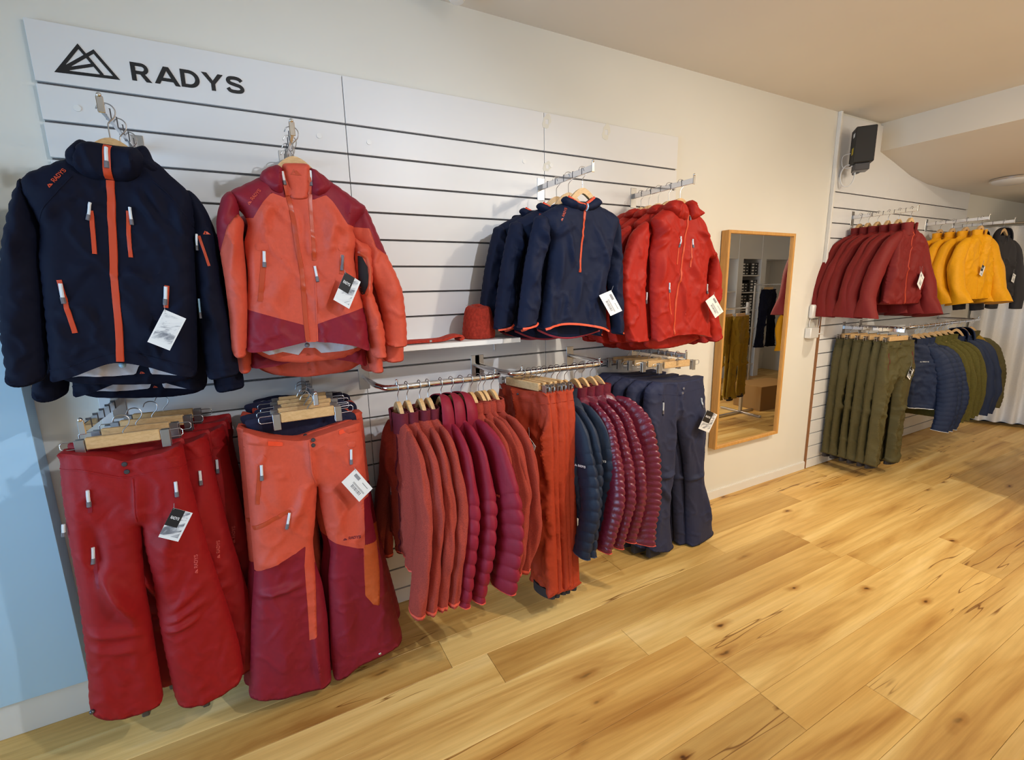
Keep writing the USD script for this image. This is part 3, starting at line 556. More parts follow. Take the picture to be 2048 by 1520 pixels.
def rears(builder, items):   # the ones behind the front garment: one built without its tag, the others copies of it
    a = builder(items[0])
    for lab, loc, r in items[1:]: dup(a, lab, loc, r)
def lines_of(fr, *L): return [(*fr((a, b))[0], *fr((c, d))[0], wd, am) for a, b, c, d, wd, am in L]

# ---- navy shell jackets, far left
def navy_jacket(rear=None):
    fr = Fr(-.352, .455, 2.292, 2.533, 0, 240)
    t = thing('navy_jacket', rear[0] if rear else 'navy shell jacket with orange zips, front of the far left arm, wearing a landscape tag', 'jacket', rear[1] if rear else fr.o, rear[2] if rear else 0, 'navy shell jackets on the far left arm')
    back = Sheet(fr((330, 205), (760, 205), (900, 330), (985, 560), (1000, 900), (1000, 1290), (950, 1330), (800, 1350), (600, 1355), (370, 1350), (275, 1335), (230, 1000), (200, 700), (200, 450), (180, 300)), .012, .02, .03, .004, w0=-.055, seed=3)
    obj('back_panel', back.mesh(), NAVY, t)
    obj('lining', back.over(Polygon(fr((300, 1150), (960, 1150), (960, 1305), (830, 1300), (755, 1296), (735, 1250), (690, 1250), (672, 1298), (560, 1308), (380, 1308), (300, 1320))), .002), LINING, t)
    logo(back, fr((692, 1296))[0], .010, 0, ZIPO, t, False, 'hem_print')
    ls = Sheet(fr((90, 280), (140, 300), (150, 400), (200, 520), (200, 640), (210, 900), (222, 1180), (225, 1320), (150, 1345), (95, 1362), (20, 1310), (-12, 1100), (-22, 800), (-8, 640), (18, 500), (45, 380)), .034, .03, .04, .006, 14, 1.5, .006, 11, w0=-.02,
               lines=lines_of(fr, (20, 700, 150, 560, .02, .008), (10, 1000, 150, 1080, .02, .008), (110, 420, 60, 900, .02, .010)), open_=[hem(fr, (215, 1320), (150, 1345), (95, 1362), (10, 1310))])
    obj('sleeve', ls.mesh(), NAVY, t)
    rs = Sheet(fr((940, 340), (1000, 385), (1045, 455), (1090, 560), (1115, 800), (1180, 1100), (1215, 1288), (1130, 1305), (1050, 1320), (1020, 1150), (1000, 950), (985, 760), (975, 600), (950, 480)), .034, .03, .04, .006, 14, 1.5, .006, 12, w0=-.015,
               lines=lines_of(fr, (990, 560, 1080, 700, .02, .008), (1000, 900, 1150, 1050, .02, .008)), open_=[hem(fr, (1215, 1288), (1130, 1305), (1045, 1322))])
    obj('sleeve', rs.mesh(), NAVY, t)
    fb = Sheet(fr((345, 195), (250, 228), (130, 275), (100, 300), (130, 400), (205, 520), (200, 700), (232, 1000), (262, 1330), (380, 1298), (500, 1250), (560, 1228), (625, 1220), (760, 1243), (860, 1272), (985, 1298), (1000, 1290), (996, 900), (985, 700), (990, 560), (985, 430), (955, 360), (860, 280), (800, 215), (700, 170), (450, 170)),
               .038, .03, .055, .007, 9, 1.6, .005, 1, w0=0, lines=lines_of(fr, (700, 370, 810, 540, .012, .014), (760, 350, 860, 520, .014, .010), (880, 420, 980, 600, .018, .012), (210, 520, 330, 420, .02, .010),
               (640, 760, 800, 830, .02, .010), (650, 900, 760, 1100, .025, .012), (540, 740, 380, 770, .02, .007), (230, 1000, 420, 1180, .03, .008), (700, 1150, 980, 1000, .03, .010)), open_=[hem(fr, (262, 1330), (380, 1298), (500, 1250), (560, 1228), (625, 1220), (760, 1243), (860, 1272), (990, 1298))])
    obj('body', fb.mesh(), NAVY, t)
    hd = Sheet(fr((335, 215), (332, 160), (360, 128), (412, 120), (400, 86), (432, 108), (470, 125), (500, 150), (480, 320), (400, 290)), .035, .05, .03, .010, 20, 12, .008, 4, w0=.005, res=.008)
    obj('hood', hd.mesh(), NAVY, t)
    h2 = Sheet(fr((640, 165), (700, 130), (745, 126), (766, 150), (745, 182), (800, 218), (835, 280), (760, 300), (660, 310)), .03, .05, .03, .010, 20, 12, .008, 5, w0=.0, res=.008)
    obj('hood', h2.mesh(), NAVY, t)
    co = Sheet(fr((395, 190), (405, 135), (450, 122), (560, 142), (650, 157), (705, 150), (745, 200), (735, 290), (690, 325), (570, 322), (440, 305), (385, 250)), .035, .02, .04, .008, 16, 10, .007, 6, w0=.035, res=.008, lines=lines_of(fr, (400, 150, 420, 280, .012, .012), (690, 180, 720, 300, .012, .012)))
    obj('collar', co.mesh(), NAVY, t)
    obj('zip', co.band(fr((567, 150), (572, 230), (577, 318)), .021, .004), ZIPO, t)
    zp = fr((577, 305), (580, 400), (585, 560), (592, 700), (594, 780), (602, 880), (614, 1000), (620, 1100), (625, 1216))
    obj('zip', fb.band(chaikin(zp, 2, False), .021, .0045), ZIPO, t)
    pull(co, fr((567, 168))[0], fr((577, 272))[0], t, wd=.010)
    e = fr((624, 1238))[0]; obj('zip_stop', moved(trimesh.creation.icosphere(2, .010), (e[0], -.01, e[1])), ZIPBLUE, t)
    for pts, wd, pl in ((((484, 470), (490, 560), (500, 684)), .012, ((482, 432), (468, 518))), (((664, 470), (668, 590), (676, 700)), .012, ((672, 452), (684, 540)))):
        obj('pocket_zip', fb.band(fr(*pts), wd, .003), ZIPO, t); pull(fb, *fr(*pl), t, wd=.008)
    for pts, pl in ((((322, 812), (345, 900), (402, 1075)), ((330, 830), (346, 930))), (((858, 840), (852, 950)), ((853, 845), (850, 935)))):
        obj('pocket_zip', fb.band(fr(*pts), .014, .003), ZIPO, t); pull(fb, *fr(*pl), t, wd=.010)
    obj('sleeve_zip', rs.band(fr((1012, 590), (1040, 670), (1063, 742)), .009, .003), ZIPR, t); pull(rs, *fr((999, 582), (1002, 662)), t, wd=.008)
    pull(rs, *fr((1008, 905), (1018, 1005)), t, ZIPBLUE, wd=.007)
    logo(rs, fr((1032, 584))[0], .014, 3, ZIPO, t, False, 'sleeve_print')
    logo(fb, fr((285, 362))[0], .0105, 50, ZIPO, t)
    obj('hem_seam', fb.band(chaikin(fr((255, 1268), (380, 1240), (500, 1195), (600, 1170)), 1, False), .004, .0018), NAVY, t); obj('hem_seam', fb.band(chaikin(fr((648, 1170), (760, 1188), (860, 1216), (985, 1244)), 1, False), .004, .0018), NAVY, t)
    obj('shoulder_seam', fb.band(chaikin(fr((392, 300), (300, 400), (215, 520)), 1, False), .004, .0018), NAVY, t); obj('shoulder_seam', fb.band(chaikin(fr((760, 300), (880, 400), (985, 545)), 1, False), .004, .0018), NAVY, t)
    obj('cuff_tab', rs.over(Polygon(fr((1055, 1235), (1190, 1225), (1195, 1262), (1060, 1272))), .002, pad=True), NAVY, t)
    if not rear: swing_tag(t, fr((858, 955), (963, 1000), (882, 1158), (777, 1111)), 'photo', .095, fr((856, 925))[0])
    return t
nj = navy_jacket(); o = (-.352, -.455, 2.292)
rears(navy_jacket, [('navy shell jacket hanging second from the front on the far left arm', (o[0]+.005, -.31, o[2]-.075), 2), ('navy shell jacket nearest the wall on the far left arm', (o[0]-.005, -.17, o[2]-.02), -2)])
for k, (y, s_) in enumerate(((-.44, 'front'), (-.30, 'middle'), (-.15, 'rear'))): shirt_hanger('%s wooden hanger on the far left arm carrying a navy shell jacket' % s_, (-.352, y, 2.294), (4, -3, 3)[k], 'hangers of the navy shell jackets')

# ---- coral and maroon jackets
def coral_jacket(rear=None):
    fr = Fr(.162, .455, 2.292, 2.815, 400, 240)
    t = thing('coral_jacket', rear[0] if rear else 'coral and maroon shell jacket with black-printed tag, front of its arm', 'jacket', rear[1] if rear else fr.o, rear[2] if rear else 0, 'coral and maroon jackets on the second arm')
    back = Sheet(fr((340, 320), (700, 330), (860, 480), (900, 700), (915, 1000), (945, 1280), (905, 1310), (840, 1345), (600, 1378), (420, 1368), (330, 1330), (275, 1290), (265, 900), (270, 600)), .012, .02, .03, .004, w0=-.055, seed=3)
    obj('back_panel', back.mesh(), CORAL, t)
    if not rear: obj('lining', back.over(Polygon(fr((300, 1150), (930, 1150), (900, 1285), (830, 1303), (690, 1318), (655, 1288), (592, 1288), (560, 1330), (470, 1312), (390, 1330), (300, 1290))), .002), LINING, t)
    logo(back, fr((600, 1335))[0], .011, 0, ZIPR, t, False, 'hem_print')
    # right sleeve, with the arm vent gaping
    rs = Sheet(fr((820, 585), (900, 480), (945, 490), (1000, 620), (1060, 760), (1110, 860), (1150, 960), (1172, 1160), (1174, 1275), (1100, 1282), (1045, 1272), (1035, 1100), (1000, 960), (960, 880), (900, 700), (850, 650)), .036, .03, .045, .007, 12, 1.6, .006, 12, w0=-.03, open_=[hem(fr, (1174, 1275), (1100, 1282), (1045, 1272))])
    top = Polygon(fr((760, 400), (1000, 400), (1100, 700), (1052, 758), (1000, 730), (985, 712), (955, 612), (880, 604), (800, 598)))
    obj('sleeve', rs.mesh(rs.poly.difference(top)), CORAL, t); obj('shoulder_panel', rs.mesh(top), MAROON, t, label='maroon shoulder panel')
    r2 = Sheet(fr((850, 640), (900, 690), (960, 700), (975, 840), (970, 970), (1010, 1080), (1040, 1190), (1046, 1335), (972, 1342), (940, 1160), (905, 1000), (878, 880), (866, 720)), .034, .03, .035, .007, 15, 3, .008, 14, w0=-.005, open_=[hem(fr, (1046, 1335), (972, 1342))])
    obj('sleeve_underside', r2.mesh(), CORAL, t)
    obj('arm_vent', r2.over(Polygon(fr((882, 765), (905, 775), (935, 830), (942, 900), (925, 975), (905, 985), (888, 900))), .0015, .006), DARK, t)  # dark patch painted as the shade inside the open vent
    obj('vent_zip', r2.band(fr((880, 745), (930, 780), (950, 850), (945, 930), (925, 985)), .012, .004), ZIPR, t)
    ls = Sheet(fr((175, 400), (130, 425), (105, 500), (90, 590), (112, 740), (140, 900), (165, 1100), (182, 1328), (215, 1340), (262, 1330), (268, 1060), (262, 860), (242, 660), (250, 600), (265, 590), (215, 535), (235, 450)), .036, .03, .04, .008, 14, 1.8, .007, 11, w0=.008,
               lines=lines_of(fr, (215, 540, 180, 900, .016, .016), (150, 620, 240, 780, .02, .008)), open_=[hem(fr, (182, 1328), (215, 1340), (262, 1330))])
    lt = Polygon(fr((60, 350), (330, 350), (300, 560), (212, 536), (160, 610), (116, 745), (60, 700)))
    obj('sleeve', ls.mesh(ls.poly.difference(lt)), CORAL, t); obj('shoulder_panel', ls.mesh(lt), MAROON, t, label='maroon shoulder panel')
    fb = Sheet(fr((345, 320), (250, 365), (150, 410), (180, 470), (260, 545), (275, 600), (245, 690), (270, 850), (265, 1060), (258, 1312), (400, 1292), (520, 1262), (600, 1243), (740, 1248), (860, 1265), (952, 1302), (940, 1150), (905, 1000), (880, 900), (862, 760), (885, 690), (850, 610), (945, 500), (850, 430), (725, 340), (620, 290), (450, 290)),
               .042, .03, .06, .008, 9, 1.6, .006, 1, lines=lines_of(fr, (390, 470, 330, 640, .02, .012), (700, 480, 800, 650, .02, .012), (540, 560, 560, 840, .012, .008), (460, 840, 420, 1040, .025, .010), (740, 560, 720, 760, .016, .012), (680, 900, 700, 1100, .03, .012), (280, 700, 300, 1000, .02, .012), (800, 900, 830, 1040, .012, .012), (600, 460, 620, 780, .012, .006)), open_=[hem(fr, (258, 1312), (400, 1292), (520, 1262), (600, 1243), (740, 1248), (860, 1265), (952, 1302))])
    lo = unary_union([Polygon(fr((200, 1050), (265, 1066), (420, 1108), (584, 1152), (602, 1320), (200, 1400))), Polygon(fr((652, 1146), (780, 1100), (896, 1060), (1000, 1040), (1000, 1400), (655, 1330)))])
    sh_ = unary_union([Polygon(fr((100, 300), (460, 280), (478, 452), (402, 424), (360, 470), (300, 562), (100, 520))), Polygon(fr((620, 280), (780, 330), (1000, 480), (945, 612), (822, 598), (740, 470), (700, 434), (640, 458), (622, 460)))])
    obj('body', fb.mesh(fb.poly.difference(lo).difference(sh_)), CORAL, t)
    for nm, pp in (('hem_panel', lo), ('yoke_panel', sh_)):
        for g in pp.geoms: obj(nm, fb.mesh(g), MAROON, t, label='maroon ' + nm.replace('_', ' '))
    for sd, pts in ((7, ((330, 330), (350, 295), (400, 268), (462, 258), (470, 330), (480, 448), (420, 425), (370, 400))), (8, ((612, 270), (640, 285), (690, 318), (728, 345), (745, 390), (700, 432), (640, 450), (618, 420)))):
        hs = Sheet(fr(*pts), .03, .045, .03, .012, 26, 10, .010, sd, w0=.02, res=.007); obj('hood', hs.mesh(), MAROON, t, label='gathered maroon hood')
    co = Sheet(fr((455, 256), (535, 252), (614, 258), (622, 330), (616, 400), (612, 452), (560, 462), (500, 456), (488, 400), (470, 330)), .022, .02, .03, .004, 14, 4, .003, 6, w0=.028, res=.008, open_=[hem(fr, (612, 452), (560, 462), (500, 456))])
    obj('collar', co.mesh(), CORAL, t)
    c1, c2 = chaikin(fr((486, 430), (500, 470), (520, 560), (545, 740), (568, 840), (580, 1000), (592, 1150), (602, 1238)), 2, False), chaikin(fr((614, 430), (614, 470), (620, 560), (632, 700), (640, 850), (645, 1000), (652, 1140), (655, 1240)), 2, False)
    obj('zip', fb.band(c1, .017, .0035), ZIPR, t); obj('flap_edge', fb.band(c2[:int(len(c2)*.55)], .015, .0035), ZIPR, t); obj('flap_seam', fb.band(c2[int(len(c2)*.55):], .006, .002), CORAL, t)
    obj('zip', co.band(fr((460, 300), (476, 380), (490, 440)), .014, .0035), ZIPR, t); obj('flap_edge', co.band(fr((612, 300), (614, 380), (610, 440)), .013, .0035), ZIPR, t)
    logo(co, fr((505, 325))[0], .022, 0, ZIPR, t, False, 'collar_print')
    pull(co, *fr((459, 305), (475, 380)), t, wd=.010); pull(co, *fr((615, 300), (622, 385)), t, wd=.010); pull(fb, *fr((640, 825), (655, 912)), t, wd=.009)
    e = fr((602, 1266))[0]; obj('zip_stop', moved(trimesh.creation.icosphere(2, .009), (e[0], -.01, e[1])), PULLGREY, t)
    for pts in (((360, 742), (352, 860), (340, 1022)), ((790, 765), (784, 870))): obj('pocket_zip', fb.band(fr(*pts), .018, .003), ZIPR, t)
    for pts in (((305, 705), (330, 698), (380, 700), (388, 735), (370, 744), (320, 742)), ((760, 705), (820, 700), (830, 735), (800, 752), (770, 742))): obj('pocket_flap', fb.over(Polygon(fr(*pts)), .003, .006, True), CORAL, t)
    pull(fb, *fr((360, 745), (363, 832)), t, wd=.010); pull(fb, *fr((790, 768), (786, 850)), t, PULLGREY, wd=.009)
    logo(ls, fr((278, 492))[0] if 0 else fr((200, 500))[0], .0, 45, CORAL, t, False) if 0 else logo(fb, fr((278, 494))[0], .010, 50, CORAL, t)
    if not rear: swing_tag(t, fr((792, 862), (876, 914), (812, 1056), (729, 1010)), 'black', .105, fr((788, 850))[0])
    return t
cj = coral_jacket(); o = (.162, -.455, 2.292)
rears(coral_jacket, [('coral and maroon shell jacket, %s from the front on the second arm' % ORD[k+1], (o[0]+dx, y, o[2]+dz), r_) for k, (y, dx, dz, r_) in enumerate(((-.345, .005, -.075, -3), (-.24, -.006, -.085, 2), (-.135, .008, -.06, -4)))])
for k, y in enumerate((-.445, -.34, -.235, -.13)): shirt_hanger('wooden hanger of the %s coral jacket, counted from the front' % ORD[k], (.162, y, 2.294), (-3, 4, -2, 3)[k], 'hangers of the coral jackets')

# ---- navy half-zip pullovers
def pullover(rear=None):
    fr = Fr(1.459, .42, 2.292, 3.619, 960, 300)
    t = thing('navy_pullover', rear[0] if rear else 'navy half-zip pullover with orange trim and price tag, front of its arm', 'pullover', rear[1] if rear else fr.o, rear[2] if rear else 0, 'navy half-zip pullovers')
    back = Sheet(fr((560, 380), (850, 390), (920, 600), (905, 900), (900, 1120), (905, 1312), (800, 1352), (680, 1376), (560, 1362), (440, 1302), (460, 1000), (480, 700)), .012, .02, .03, .004, w0=-.05, seed=3)
    obj('back_panel', back.mesh(), NAVY2, t)
    obj('hem_trim', back.band(chaikin(fr((445, 1304), (560, 1358), (680, 1370), (800, 1346), (900, 1312)), 2, False), .010, .004), plain('plum_trim', lin(150, 40, 58), .6), t)
    ls = Sheet(fr((400, 480), (470, 470), (500, 560), (500, 680), (470, 760), (440, 870), (432, 1000), (438, 1100), (405, 1250), (340, 1275), (283, 1300), (270, 1280), (290, 1080), (325, 820), (365, 620)), .036, .03, .045, .008, 14, 2.2, .008, 11, w0=.0, lines=lines_of(fr, (400, 560, 480, 700, .014, .014), (420, 700, 470, 740, .012, .012), (440, 800, 330, 1000, .02, .012)), open_=[hem(fr, (405, 1250), (340, 1275), (283, 1300))])
    obj('sleeve', ls.mesh(), NAVY2, t); obj('cuff_trim', ls.band(fr((286, 1292), (340, 1283), (375, 1268), (402, 1250)), .010, .004), BRIGHTO, t)
    rs = Sheet(fr((960, 480), (1008, 515), (1020, 640), (1028, 900), (1036, 1150), (1034, 1335), (1010, 1342), (965, 1320), (950, 1150), (930, 950), (935, 800), (945, 620)), .034, .03, .04, .008, 14, 2.2, .008, 12, w0=-.01, lines=lines_of(fr, (940, 700, 1010, 800, .014, .012),), open_=[hem(fr, (1034, 1335), (1010, 1342), (965, 1320))])
    obj('sleeve', rs.mesh(), NAVY2, t); obj('cuff_trim', rs.band(fr((1008, 1322), (1022, 1326)), .010, .004), BRIGHTO, t)
    fb = Sheet(fr((590, 385), (520, 420), (440, 465), (410, 490), (450, 560), (505, 640), (495, 780), (478, 920), (450, 1100), (438, 1302), (520, 1262), (620, 1246), (760, 1262), (860, 1284), (908, 1312), (898, 1120), (905, 950), (930, 800), (950, 660), (1000, 520), (985, 480), (860, 405), (820, 390), (720, 400)),
               .04, .03, .06, .009, 13, 1.2, .005, 1, lines=lines_of(fr, (600, 600, 640, 860, .014, .012), (800, 560, 900, 880, .018, .012), (700, 900, 660, 1180, .016, .012), (560, 700, 540, 1050, .02, .012), (500, 640, 620, 540, .018, .010), (840, 880, 760, 1200, .02, .010), (560, 1060, 540, 1230, .008, .006), (600, 1060, 590, 1230, .008, .006), (740, 1080, 760, 1240, .008, .006), (800, 1080, 830, 1250, .008, .006)), open_=[hem(fr, (438, 1302), (520, 1262), (620, 1246), (760, 1262), (860, 1284), (908, 1312))])
    obj('body', fb.mesh(), NAVY2, t)
    co = Sheet(fr((560, 362), (598, 336), (640, 372), (690, 392), (722, 400), (755, 372), (792, 345), (832, 366), (850, 402), (800, 440), (722, 455), (650, 440), (590, 420)), .03, .02, .025, .006, 18, 9, .005, 6, w0=.03, res=.007)
    obj('collar', co.mesh(), NAVY2, t)
    obj('collar_trim', [co.band(fr((603, 346), (645, 378), (690, 396), (716, 404)), .010, .004), co.band(fr((728, 402), (757, 380), (789, 353)), .010, .004)], BRIGHTO, t)
    obj('zip', [fb.band(chaikin(fr((723, 450), (714, 520), (702, 630), (690, 760), (679, 888)), 2, False), .013, .004), co.band(fr((724, 408), (722, 452)), .013, .004)], ZIPO, t)
    obj('hem_trim', fb.band(chaikin(fr((444, 1296), (520, 1266), (620, 1252), (760, 1266), (860, 1288), (903, 1308)), 2, False), .012, .004), BRIGHTO, t)
    pull(co, *fr((728, 405), (726, 470)), t, ZIPBLUE, wd=.009, grip=False); logo(fb, fr((545, 528))[0], .011, 60, ZIPR, t)
    if not rear: swing_tag(t, fr((870, 1016), (950, 1160), (862, 1205), (785, 1052)), 'price', .085, fr((885, 985))[0])
    return t
pj_ = pullover(); o = (1.459, -.42, 2.292)
rears(pullover, [('navy half-zip pullover, middle of the three on its arm', (o[0]-.06, -.30, o[2]-.012), -3), ('navy half-zip pullover nearest the wall', (o[0]-.09, -.19, o[2]-.02), -6)])
for k, (y, n) in enumerate(((-.41, 'front'), (-.29, 'middle'), (-.18, 'rear'))): shirt_hanger('%s wooden hanger carrying a navy half-zip pullover' % n, (1.459, y, 2.294), (-4, -10, -12)[k], 'hangers of the navy pullovers')

# ---- bright red jackets
def red_jacket(rear=None):
    fr = Fr(2.142, .40, 2.292, 3.619, 960, 300)
    t = thing('red_jacket', rear[0] if rear else 'bright red shell jacket with orange zip and price tag, front of its arm', 'jacket', rear[1] if rear else fr.o, rear[2] if rear else 0, 'bright red shell jackets')
    back = Sheet(fr((1290, 450), (1600, 450), (1650, 700), (1640, 1000), (1655, 1358), (1560, 1405), (1430, 1438), (1300, 1448), (1235, 1430), (1240, 1000), (1230, 650)), .012, .02, .03, .004, w0=-.05, seed=3)
    obj('back_panel', back.mesh(), BRIGHT, t)
    ls = Sheet(fr((1235, 505), (1180, 540), (1120, 600), (1075, 740), (1040, 900), (1035, 1050), (1062, 1260), (1090, 1392), (1160, 1394), (1238, 1386), (1225, 1200), (1215, 1000), (1228, 800), (1240, 640)), .036, .03, .045, .008, 12, 1.8, .007, 11, w0=-.03, open_=[hem(fr, (1090, 1392), (1160, 1394), (1238, 1386))])
    obj('sleeve', ls.mesh(), BRIGHT, t)
    rs = Sheet(fr((1590, 500), (1660, 620), (1715, 760), (1750, 890), (1742, 1050), (1722, 1180), (1735, 1260), (1752, 1328), (1720, 1362), (1674, 1394), (1650, 1270), (1645, 1080), (1690, 800), (1640, 650)), .036, .03, .045, .008, 12, 1.8, .008, 12, w0=-.02, lines=lines_of(fr, (1690, 790, 1650, 1000, .014, .014),), open_=[hem(fr, (1752, 1328), (1720, 1362), (1674, 1394))])
    obj('sleeve', rs.mesh(), BRIGHT, t)
    fb = Sheet(fr((1330, 420), (1280, 465), (1235, 500), (1262, 600), (1240, 690), (1228, 740), (1235, 860), (1228, 1000), (1246, 1392), (1300, 1362), (1365, 1342), (1480, 1327), (1570, 1335), (1652, 1358), (1640, 1100), (1622, 920), (1640, 780), (1690, 790), (1640, 640), (1602, 510), (1540, 440), (1450, 400)),
               .042, .03, .06, .009, 10, 1.8, .006, 1, lines=lines_of(fr, (1245, 640, 1330, 560, .016, .014), (1235, 720, 1320, 660, .016, .012), (1300, 760, 1280, 1000, .02, .010), (1550, 560, 1640, 760, .018, .012), (1480, 800, 1560, 980, .025, .012), (1540, 590, 1590, 640, .012, .010), (1420, 900, 1460, 1200, .03, .010)), open_=[hem(fr, (1246, 1392), (1300, 1362), (1365, 1342), (1480, 1327), (1570, 1335), (1652, 1358))])
    obj('body', fb.mesh(), BRIGHT, t)
    for sd, pts, w0 in ((7, ((1318, 425), (1335, 385), (1375, 363), (1430, 382), (1460, 396), (1462, 470), (1440, 530), (1390, 500), (1350, 470)), .025), (8, ((1462, 395), (1490, 372), (1525, 362), (1545, 400), (1552, 430), (1580, 470), (1540, 500), (1490, 520), (1462, 500)), .02)):
        hs = Sheet(fr(*pts), .035, .05, .03, .012, 22, 12, .010, sd, w0=w0, res=.007); obj('hood', hs.mesh(), BRIGHT, t)
    zz = chaikin(fr((1464, 430), (1460, 520), (1446, 620), (1430, 720), (1420, 830), (1405, 920), (1388, 1020), (1372, 1180), (1362, 1330)), 2, False)
    obj('zip', fb.band(zz, .013, .005), ZIPO, t); e = fr((1360, 1342))[0]; obj('zip_stop', moved(trimesh.creation.icosphere(2, .008), (e[0], -.025, e[1])), PULL, t)
    for pts in (((1408, 640), (1396, 720), (1384, 832)), ((1492, 650), (1480, 740), (1473, 852)), ((1330, 965), (1330, 1080), (1342, 1188)), ((1598, 975), (1612, 1050))): obj('pocket_zip', fb.band(fr(*pts), .010, .003), ZIPO, t)
    for a, b in (((1410, 632), (1398, 710)), ((1492, 650), (1494, 712)), ((1328, 962), (1332, 1032)), ((1598, 972), (1606, 1040)), ((1468, 425), (1478, 515))): pull(fb, *fr(a, b), t, wd=.009)
    pull(ls, *fr((1220, 1030), (1222, 1112)), t, wd=.009)
    if not rear: swing_tag(t, fr((1600, 1046), (1670, 1166), (1606, 1215), (1540, 1092)), 'price', .09, fr((1604, 1030))[0])
    return t
rj = red_jacket(); o = (2.142, -.40, 2.292)
rears(red_jacket, [('bright red shell jacket, %s from the front on its arm' % ORD[k+1], (o[0]+dx, y, o[2]-.012*(k % 2)-.01), (-5, -8, -6, -9)[k]) for k, (y, dx) in enumerate(((-.315, -.03), (-.235, -.055), (-.16, -.06), (-.09, -.06)))])
for k, y in enumerate((-.40, -.315, -.235, -.16, -.09)): shirt_hanger('wooden hanger of the %s bright red jacket, counted from the front' % ORD[k], (2.142, y, 2.294), (-5, -9, -12, -10, -12)[k], 'hangers of the bright red jackets')

# ---- trousers on the lower arms
def trouser_bits(t, sh, fr, buttons, pulls, m=SNAP):
    for b in buttons: e = fr(b)[0]; obj('snap', moved(moved(lathe([(0, .004), (.007, .0035), (.0085, 0), (0, -.002)], 14), rot=rotm(90, [1, 0, 0])), (e[0], -(sh.wf([e])[0]+.001), e[1])), m, t)
    for a, b in pulls: pull(sh, *fr(a, b), t, wd=.010)
def red_trousers(rear=None):
    fr = Fr(-.549, .43, 1.325, 2.112, 0, 740)
    t = thing('red_trousers', rear[0] if rear else 'deep red ski trousers with black-printed tag, front of the far left lower arm', 'trousers', rear[1] if rear else fr.o, rear[2] if rear else 0, 'deep red ski trousers')
    sh = Sheet(fr((252, 338), (300, 342), (380, 345), (470, 352), (545, 372), (620, 350), (700, 335), (770, 300), (800, 450), (840, 600), (880, 750), (930, 900), (970, 1020), (1010, 1150), (1032, 1280), (930, 1350), (830, 1387), (745, 1396), (722, 1300), (690, 1150), (663, 1000), (648, 880), (612, 740), (598, 640), (602, 760), (612, 900), (638, 1040), (662, 1200), (692, 1385), (580, 1427), (470, 1446), (378, 1420), (374, 1290), (358, 1150), (330, 920), (290, 700), (262, 500)),
               .042, .03, .07, .006, 9, 1.6, .004, 1, softn=1, crumple=40, lines=lines_of(fr, (430, 820, 620, 1060, .025, .022), (400, 640, 440, 900, .02, -.014), (460, 870, 610, 1000, .02, .012), (680, 1080, 860, 1010, .014, .018), (690, 1050, 880, 940, .014, .014), (720, 1000, 860, 880, .016, .010), (380, 1090, 630, 1080, .016, .012), (370, 1160, 620, 1150, .014, .008), (590, 440, 600, 640, .012, .008), (400, 430, 580, 560, .03, .008), (750, 560, 690, 850, .03, .012)), open_=[hem(fr, (1032, 1280), (930, 1350), (830, 1387), (745, 1396)), hem(fr, (692, 1385), (580, 1427), (470, 1446), (378, 1420)), hem(fr, (252, 338), (300, 342), (380, 345), (470, 352), (545, 372), (620, 350), (700, 335), (770, 300))])
    wb_ = Polygon(fr((200, 300), (800, 260), (800, 396), (730, 398), (640, 415), (545, 440), (440, 420), (365, 402), (255, 414), (200, 414)))
    obj('legs', sh.mesh(sh.poly.difference(wb_)), REDT, t); obj('waistband', sh.mesh(wb_), REDT, t)
    bk = Sheet(fr((258, 325), (400, 322), (560, 330), (700, 315), (768, 296), (790, 420), (740, 470), (300, 470)), .01, .02, .03, .004, w0=-.05, seed=5); obj('back_waist', bk.mesh(), REDT, t)
    obj('waist_seam', sh.band(chaikin(fr((256, 413), (365, 403), (440, 421), (545, 440), (640, 416), (730, 398), (772, 396)), 1, False), .005, .0022), REDT, t)
    obj('fly_seam', sh.band(fr((572, 440), (580, 500), (582, 560), (590, 620)), .006, .003), REDT, t)
    for pts in (((393, 490), (398, 580)), ((400, 740), (412, 800), (436, 890)), ((752, 455), (760, 520))): obj('pocket_zip', sh.band(fr(*pts), .012, .002), MAROON, t)
    trouser_bits(t, sh, fr, [(540, 380), (549, 412)], [((391, 485), (394, 556)), ((402, 735), (405, 800)), ((276, 642), (279, 690)), ((750, 452), (757, 512))])
    logo(sh, fr((842, 832))[0], .011, 84, plain('faded_red_print', lin(206, 84, 80), .7), t, name='thigh_print')
    e = fr((400, 1416))[0]; obj('hem_snap', moved(trimesh.creation.icosphere(2, .008), (e[0], -.03, e[1])), SNAP, t)
    for a in ((612, 1440), (868, 1400)): e = fr(a)[0]; obj('gaiter_strap', rbx(e[0]-.012, e[0]+.012, .0, .03, e[1]-.028, e[1]+.03, .004), DARKMETAL, t)
    if not rear: swing_tag(t, fr((752, 530), (830, 552), (768, 683), (693, 646)), 'black', .11, fr((756, 512))[0])
    return t
rt = red_trousers(); o = (-.549, -.43, 1.325)
rears(red_trousers, [('deep red ski trousers, %s from the front on the far left lower arm' % ORD[k+1], (o[0]+dx, y, o[2]+.004*k), r_) for k, (y, dx, r_) in enumerate(((-.33, .07, -6), (-.23, .12, -8), (-.13, .13, -6)))])
def front_clips(n, label, x, z, ys, group, rot, **kw):
    for k, y in enumerate(ys): clip_hanger('%s clip hanger, counted from the front, %s' % (ORD[k], label), (x[k] if isinstance(x, tuple) else x, y, z+.002), rot[k % len(rot)], group, **kw)
front_clips(4, 'holding deep red trousers', (-.456, -.44, -.41, -.39), 1.325, (-.43, -.33, -.23, -.13), 'clip hangers of the deep red trousers', (0, -6, -8, -6), half=.100, span=.114, ext=.05, drop=.055)
